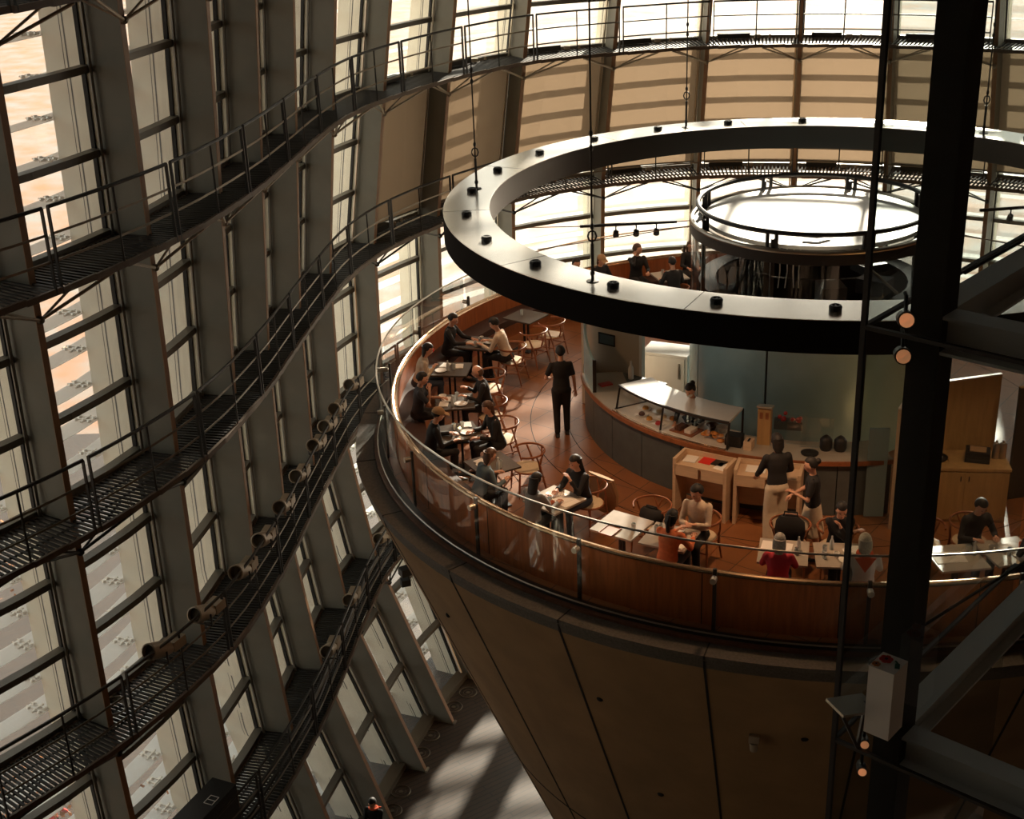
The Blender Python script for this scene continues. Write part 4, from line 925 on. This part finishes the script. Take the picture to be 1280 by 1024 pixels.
person('person in a dark coat on the back banquette resting cheek on hand', *pp(110.3, 6.95), inn(110), lean=.1, pitch=.0, yaw=-.9+1.7, lh=(-.1, .42, .8), rh=(.1, .16, 1.16), top='cblack', legs='cblack', hair='short', hc='hairbr', h=1.75)
person('dark figure with black hair sitting at the back table, seen from behind', *pp(107.5, 5.6), out(106), lean=.2, pitch=.25, top='cblack', legs='cblack', hair='short', h=1.68)
person('person with long black hair on the back banquette, leftmost behind the ring', *pp(123.3, 6.95), inn(112), lean=.1, pitch=.2, top='cblack', legs='cblack', hair='long', h=1.64)
person('person in a brown knitted cap on the back banquette beside the suspension cable', *pp(118.6, 6.9), inn(122), lean=.2, pitch=.3, top='cblack', legs='cblack', hair='bob', hc='hairbr', acc=[('cap', 'tan')], h=1.62)
person('person in black tucked into the corner of the back banquette beside the glass core', *pp(99.6, 6.95), inn(100), lean=.1, pitch=.2, top='cblack', legs='cblack', hair='long', hc='hairbr', h=1.6)
q = at(467, 1003, 1.55); person('person in dark coat and red scarf walking on the ground floor', q.x, q.y, 250, 'stand', z=0, h=1.66, lean=.06, pitch=.25, top='cblack', legs='cblack', hair='short', acc=[('scarf', 'cscarf')], step=.12)
q = at(60, 1000, 1.2); person('passer-by in a bright red coat outside the glass at the bottom left corner', q.x, q.y, 60, 'stand', z=-.22, h=1.66, lean=.05, pitch=.1, top='redmark', legs='cblack', hair='short', step=.12)

# ---------------------------------------------------------------- bags and coats
def bag(loc, rz, w_, h_, lab):
    t = thing('bag', lab, 'bag', loc, rz); b = MB(); b.loft([((0, 0, 0), (w_*.42, 0, 0), (0, .1, 0)), ((0, 0, h_*.4), (w_*.5, 0, 0), (0, .14, 0)), ((0, 0, h_*.8), (w_*.46, 0, 0), (0, .1, 0)), ((.02, 0, h_), (w_*.3, 0, 0), (0, .05, 0))], 14); b.build('body', M['cblack'], t, False, True)
    MB().tube([(-w_*.25, 0, h_*.8), (-w_*.2, 0, h_*1.15), (w_*.2, 0, h_*1.15), (w_*.25, 0, h_*.8)], .014, 6).build('strap', M['black'], t, False, True); return t
bag(P(235.3, 5.8, FZ+.46), R(235-90), .4, .22, 'soft black bag lying on the chair left of the beige-sweater man')
bag(P(255.8, 5.72, FZ+.46), R(255-90), .44, .42, 'big black bag standing on the chair in front of the wide cream trousers')
b = MB(); o = CHO[5]; b.loft([((0, -.3, .78), (.26, 0, 0), (0, .035, 0)), ((0, -.33, .6), (.28, 0, 0), (0, .035, 0)), ((0, -.36, .25), (.24, 0, 0), (0, .04, 0)), ((.02, -.38, .12), (.18, 0, 0), (0, .03, 0))], 16)
t = thing('coat', 'tan coat hung over the chair back of the long-haired woman', 'coat', o.location, o.rotation_euler.z); b.build('body', M['tan'], t, False, True)
b = MB(); 
for s_ in (-1, 1): b.tube([(s_*.2, -.31, .75), (s_*.26, -.36, .5), (s_*.22, -.39, .3)], [.05, .05, .035], 8)
b.build('sleeve', M['tan'], t, False, True)

# ---------------------------------------------------------------- tableware
def on(k, u, v_, z=.731):
    """point on table k: u outwards, v along the rim"""
    a, rr = TP[k]; q = P(a, rr, FZ+z); e = V((cos(R(a)), sin(R(a)), 0)); n = V((-e.y, e.x, 0)); return q+e*u+n*v_
TN = ['far left bare table', 'table of the man in the cream sweater', 'table of the person in the beige coat', 'table of the two men in dark shirts', 'candle table', 'table by the empty wishbone chair', 'table of the long-haired woman', 'bare sunlit table left of the woman in orange', 'table of the woman in orange', 'table of the person in crimson', 'crowded table of the hand-to-mouth person', 'table right of the lift column', 'table at the right edge', 'back table under the track spotlights']
PROTO = {}
def proto(kind):
    if kind not in PROTO:
        b = MB(); 
        if kind == 'plate': b.lathe([(.06, 0), (.07, .006), (.115, .018), (.115, .022), (.06, .01), (.001, .01)], n=20); mm = 'china'
        if kind == 'glass': b.lathe([(.028, 0), (.034, .11), (.031, .11), (.026, .01), (.001, .01)], n=14); mm = 'grass'
        if kind == 'cup': b.lathe([(.025, 0), (.03, .005), (.04, .065), (.037, .065), (.026, .012), (.001, .012)], n=14); b.tube([(.036, 0, .05), (.06, 0, .05), (.06, 0, .02), (.03, 0, .018)], .006, 5); mm = 'china'
        if kind == 'bottle': b.lathe([(.03, 0), (.032, .12), (.014, .17), (.013, .21), (.001, .21)], n=12); mm = 'grass'
        if kind == 'napkin': b.box((0, 0, .006), (.16, .22, .012)); b.box((.01, 0, .015), (.1, .2, .006)); mm = 'paper'
        if kind == 'menu': b.box((0, 0, .003), (.3, .42, .006)); b.box((.0, 0, .008), (.28, .2, .004)); mm = 'paper'
        if kind == 'tray': b.box((0, 0, .006), (.3, .22, .012)); [b.box((x_, y_, .014), (w_, d_, .02)) for x_, y_, w_, d_ in ((.145, 0, .01, .22), (-.145, 0, .01, .22), (0, .105, .3, .01), (0, -.105, .3, .01))]; mm = 'wood'
        if kind == 'bowl': b.lathe([(.03, 0), (.05, .02), (.07, .055), (.066, .055), (.045, .022), (.001, .016)], n=16); mm = 'china'
        if kind == 'tumbler': b.lathe([(.03, 0), (.032, .09), (.03, .09), (.028, .01), (.001, .01)], n=12); mm = 'corange'
        PROTO[kind] = b.mesh(kind, M[mm], smooth=kind not in ('napkin', 'menu', 'tray'))
    return PROTO[kind]
NAMES = {'plate': 'white plate', 'glass': 'clear drinking glass', 'cup': 'white cup', 'bottle': 'small glass bottle', 'napkin': 'folded white napkin', 'menu': 'white menu sheet', 'tray': 'brown wooden tray', 'bowl': 'white bowl', 'tumbler': 'orange drink tumbler'}
SET = {0: [('glass', .1, 0)], 1: [('plate', .15, .05), ('plate', -.15, -.08), ('glass', .02, .2), ('cup', .05, -.2), ('bowl', -.05, .12)], 2: [('plate', .18, .12), ('napkin', .15, -.15), ('glass', -.05, .02), ('bottle', .05, .1), ('napkin', -.12, -.12)],
       3: [('napkin', .2, .1), ('plate', -.1, .15), ('plate', .12, -.08), ('glass', 0, 0), ('glass', -.05, -.15), ('bottle', .05, .2), ('cup', -.2, -.05), ('bowl', .2, -.2)], 4: [('plate', -.12, .1), ('glass', .05, -.1), ('glass', -.1, -.12), ('napkin', -.2, -.2), ('cup', .15, .12)],
       5: [('glass', -.05, .18), ('bowl', .22, 0), ('napkin', .12, -.14), ('bottle', .02, .24), ('cup', .2, .16)], 6: [('menu', -.08, .12), ('plate', -.1, -.12), ('glass', .15, .05), ('glass', .2, -.05), ('tumbler', .18, .14)], 7: [('glass', .05, .22), ('tray', .25, -.05)],
       8: [('glass', -.05, -.22), ('glass', -.12, -.18), ('glass', -.02, -.14), ('bowl', -.16, .1), ('plate', .1, .05), ('napkin', .2, .2)], 9: [('menu', -.1, -.1), ('glass', .05, .18), ('bottle', -.08, .2), ('plate', .12, -.05)],
       10: [('glass', -.05, -.2), ('glass', .1, -.22), ('cup', .05, -.05), ('plate', .15, .08), ('bowl', -.05, .1), ('bottle', -.15, -.1), ('plate', -.12, .22), ('napkin', .2, .2)], 11: [('menu', .0, -.1), ('glass', -.1, .2), ('bottle', -.02, .26)],
       12: [('cup', -.1, -.2), ('plate', -.05, .0), ('glass', .1, -.05), ('tumbler', -.02, .2), ('glass', .05, .24), ('napkin', .2, .1)], 13: [('plate', -.1, .05), ('glass', .05, -.05), ('tumbler', .02, .1), ('glass', .12, .12), ('napkin', -.15, -.15), ('bowl', .15, -.15)]}
for k, its in SET.items():
    cnt = {}
    for kind, u, v_ in its: cnt[kind] = cnt.get(kind, 0)+1
    for kind, u, v_ in its:
        o = bpy.data.objects.new({'glass': 'drinking_glass'}.get(kind, kind), proto(kind)); COL.objects.link(o); o.location = on(k, u, v_); o.rotation_euler = (0, 0, R(TP[k][0])+random.uniform(-.3, .3))
        tag(o, f'{NAMES[kind]} on the {TN[k]}', kind, f'{NAMES[kind]}s on the {TN[k]}' if cnt[kind] > 1 else 'tableware in the cafe')
c = thing('candle', 'lit candle in a small glass on the dark table beside the pale cap', 'candle', on(4, -.02, .02)); MB().lathe([(.03, 0), (.035, .07), (.032, .07), (.028, .03), (.001, .03)], n=12).build('holder', M['grass'], c, False, True); MB().ball((0, 0, .075), (.01, .01, .022), 8, 8).build('flame', M['flame'], c, False, True)
solo(MB().box((0, 0, .004), (.3, .4, .008)), 'sheet', M['paper'], 'white sheet of paper lying on the empty chair at the far left table', 'paper', loc=P(142.5, 5.62, FZ+.462), rz=R(60))

# ---------------------------------------------------------------- lift shaft in the foreground
d1, d2 = V((.735, -.678, 0)), V((.678, .735, 0)); PR = V((2.665, 7.54, 0)); W_ = .2
lc = PR-d1*W_/2-d2*W_/2
ls = thing('lift_shaft', 'tall black steel and glass lift shaft frame in the right foreground', 'lift shaft', (lc.x, lc.y, 0))
an1 = atan2(d1.y, d1.x)
MB().box((lc.x, lc.y, 12), (W_, W_, 24), an1).build('column', M['column'], ls)
ZB = [CZ-2.74-3*k for k in range(-2, 6)]
def ibeam(p0, p1, z):
    b = MB()
    for dz, w_, h_ in ((-.01, .18, .02), (-.12, .02, .2), (-.23, .18, .02)): b.beam((p0.x, p0.y, z+dz), (p1.x, p1.y, z+dz), w_, h_)
    b.build('cross_beam', M['beamgrey'], ls)
for z in ZB:
    if z < .3 or z > 23.5: continue
    q = lc+d1*W_/2; ibeam(q, q+d1*3, z)
    q = lc+d2*W_/2; ibeam(q, q+d2*3.2, z)
MM = V((2.114, 7.529, 0))
MB().box((MM.x, MM.y, 12), (.032, .032, 24), an1).build('corner_mullion', M['column'], ls)
for k, z in enumerate(ZB):
    zz = z-.09
    if zz < .2 or zz > 23.6: continue
    MB().beam((MM.x, MM.y, zz), (MM.x+d1.x*2.6, MM.y+d1.y*2.6, zz), .03, .025).build('glazing_rail', M['column'], ls)
    MB().beam((MM.x, MM.y, zz), (MM.x+d2.x*3, MM.y+d2.y*3, zz), .03, .025).build('glazing_rail', M['column'], ls)
    for d_, L_ in ((d1, 2.6), (d2, 3.)):
        z0, z1 = zz+.02, min(zz+2.98, 23.8)
        b = MB(); b.add([(MM.x, MM.y, z0), (MM.x+d_.x*L_, MM.y+d_.y*L_, z0), (MM.x+d_.x*L_, MM.y+d_.y*L_, z1), (MM.x, MM.y, z1)], [(0, 1, 2, 3)]); b.build('glass_panel', M['shaftglass'], ls)
for (q0, q1, z) in (((1206, 341), (1285, 297), CZ-2.45), ((1150, 785), (1285, 700), CZ-5.2)):
    MB().tube([at(*q0, z), at(*q1, z)], .012, 6).build('tie_rod', M['column'], ls)
def lamp(px, z, lab, rr=.045, rz=None):
    q = at(*px, z); t = thing('shaft_lamp', lab, 'lamp', q, R(-100)); m_ = Matrix.Rotation(R(78), 3, 'Y')
    MB().lathe([(rr*.7, -.1), (rr*1.1, -.06), (rr*1.15, .05), (rr*.95, .05)], (0, 0, 0), 14, m_).build('housing', M['black'], t, False, True)
    MB().lathe([(.001, .056), (rr*.95, .056)], (0, 0, 0), 14, m_).build('lens', M['lampface'], t, False)
    MB().tube([(0, 0, 0), (-.06, .0, .12), (-.12, 0, .12)], .012, 6).build('bracket', M['black'], t, False, True)
for px, z, lab in (((1132, 399), CZ-2.72, 'round tan-faced lamp on the lift shaft, upper one beside the column'), ((1128, 444), CZ-2.98, 'round tan-faced lamp on the lift shaft, just under the glazing rail'), ((1080, 927), CZ-5.8, 'small lamp low on the lift shaft, upper of the bottom two'), ((1077, 961), CZ-5.98, 'small lamp low on the lift shaft, lower of the bottom two'), ((1243, 982), CZ-6.1, 'small orange-lit lamp on the lower cross beam at the right edge')):
    lamp(px, z, lab, .045 if z > CZ-4 else .03)
q = at(1110, 836, CZ-4.95); fb = thing('flower_box_sign', 'white box with red and orange flower prints on its top, beside the lift column', 'box', q+V((0, 0, -.46)), R(48))
MB().box((0, 0, .25), (.19, .17, .5)).build('body', M['white'], fb, False)
def flower(cx, cy, rr, mm, nm):
    b = MB()
    for k in range(6): b.lathe([(.001, .006), (rr*.42, .006), (rr*.42, .0)], (cx+rr*.55*cos(k*pi/3), cy+rr*.55*sin(k*pi/3), .5), 10)
    b.build(nm, M[mm], fb, False); MB().lathe([(.001, .008), (rr*.25, .008), (rr*.25, 0)], (cx, cy, .5), 8).build('flower_heart', M['black'], fb, False)
flower(.03, .03, .045, 'redmark', 'flower_print'); flower(-.055, .055, .028, 'orangemark', 'flower_print')
b = MB(); b.box((.0, -.06, .503), (.05, .03, .006), .4); b.box((.03, -.045, .503), (.05, .01, .006), .9); b.build('leaf_print', M['greenmark'], fb, False)
bk = thing('bracket_plate', 'grey metal bracket plate beside the white flower box', 'bracket', at(1066, 882, CZ-5.3), R(20))
MB().box((0, 0, 0), (.28, .2, .02), M3=Matrix.Rotation(R(8), 3, 'Y')).build('plate', M['railbar'], bk, False); MB().beam((-.1, 0, 0), (.06, 0, -.35), .02, .02).build('stay', M['dark'], bk, False); MB().beam((.1, 0, 0), (.06, 0, -.35), .02, .02).build('stay', M['dark'], bk, False)

# ---------------------------------------------------------------- small fittings
def oncone(px):
    d = ray(*px); lo = None
    for k in range(4000):
        t = 10+k*.01; q = V((0, 0, CZ))+d*t; rr = hypot(q.x-CX, q.y-CY)
        if q.z < ZR-.12 and rr <= R0+(R1-.05-R0)*q.z/(ZR-.12): return q
    return q
q = oncone((943, 925)); a = atan2(q.y-CY, q.x-CX); wl = thing('wall_lamp', 'small dark lamp with an amber lens on the cone below the balustrade', 'lamp', q, a)
MB().box((.06, 0, .08), (.12, .14, .12)).build('housing', M['lampbody'], wl, False); MB().lathe([(.05, -.08), (.06, .02), (.06, .05)], (.08, 0, -.04), 12).build('barrel', M['lampbody'], wl, False, True); MB().ball((.08, 0, -.11), (.045, .045, .025), 10, 6).build('lens', M['lampface'], wl, False, True)
for k, px in enumerate([(750, 874), (826, 993), (560, 769), (1006, 924)]):
    q = oncone(px); a = atan2(q.y-CY, q.x-CX); n = V((cos(a)*.93, sin(a)*.93, -.37)); b = MB(); b.ball((0, 0, 0), (.03, .055, .04), 10, 6); b.lathe([(.03, -.02), (.025, .03)], n*.02, 8)
    solo(b, 'anchor_plug', M['joint'], ['dark anchor plug on the cone, between the two middle joints', 'dark anchor plug low on the cone, above the horizontal joint', 'dark anchor plug on the far left flank of the cone', 'dark anchor plug on the cone, close to the thin lift mullion'][k], 'plug', loc=q, rz=a, smooth=True)
q = rail(6, 2.6, FIN-.1)
fs = thing('floodlight', 'black double floodlight fixed to the facade mullion beside the cone', 'floodlight', at(508, 718, 2.9))
MB().box((0, 0, .1), (.34, .25, .2), .5).build('housing', M['black'], fs, False); MB().box((-.04, 0, -.22), (.24, .22, .18), .3).build('housing', M['black'], fs, False); MB().tube([(.0, 0, .1), (.05, .05, -.1), (0, 0, -.3)], .025, 6).build('bracket', M['black'], fs, False, True)
fp_ = [(585, 866), (567, 884), (538, 920), (526, 942), (501, 990), (490, 1014)]
for k, px in enumerate(fp_):
    b = MB(); q = at(*px, 0); b.tube([(.22*cos(2*pi*j/24), .22*sin(2*pi*j/24), .008) for j in range(24)], .014, 5, True)
    b.tube([(.12*cos(2*pi*j/18), .12*sin(2*pi*j/18), .006) for j in range(18)], .005, 5, True); b.lathe([(.05, 0), (.05, .012), (.001, .012)], n=10)
    solo(b, 'floor_vent', M['railbar'], f'round grey vent ring in the dark plank floor, {ORD[k]} from the cone', 'vent', 'round floor vents along the facade', loc=q, smooth=True)
for k in range(3, 6):
    q = rail(k, 0, FIN-.02); solo(MB().box((0, 0, .025), (.05, .16, .05), 0), 'fin_foot', M['steel'], f'small metal foot at the tip of the {ORD[k+1]} facade fin on the plank floor', 'fin foot', 'metal feet of the facade fins', loc=q, rz=atan2(tang(k, 0).y, tang(k, 0).x)+pi/2)

# ---------------------------------------------------------------- light
wd = bpy.data.worlds.new('sky'); S.world = wd; wd.use_nodes = True; nt = wd.node_tree; bg = nt.nodes['Background']
bg.inputs[0].default_value = (.97, 1.0, .93, 1); bg.inputs[1].default_value = 1.15
sd = bpy.data.lights.new('sun', 'SUN'); sd.energy = 16.; sd.angle = R(1.2); sd.color = (1., .87, .70)
so = bpy.data.objects.new('sun', sd); COL.objects.link(so)
dirn = V((-.3, -1, -.37)).normalized(); so.rotation_euler = dirn.to_track_quat('-Z', 'Y').to_euler()
for k in range(12):  # spots added under the ring to warm the cafe, stronger at the front
    a = 12+30*k; L = bpy.data.lights.new('added_downlight', 'SPOT'); L.energy = 150 if 220 < a < 305 else 85; L.color = (1., .58, .31); L.spot_size = R(120); L.spot_blend = .8; L.shadow_soft_size = .1
    o = bpy.data.objects.new('added_downlight', L); COL.objects.link(o); o.location = P(a, 5.97, 13.8)
c = S.cycles; c.max_bounces = 10; c.transparent_max_bounces = 24; c.use_denoising = True; c.sample_clamp_indirect = 8
vs_ = S.view_settings; vs_.view_transform = 'Standard'; vs_.look = 'None'; vs_.gamma = 1; vs_.use_curve_mapping = False; vs_.exposure = 0.22
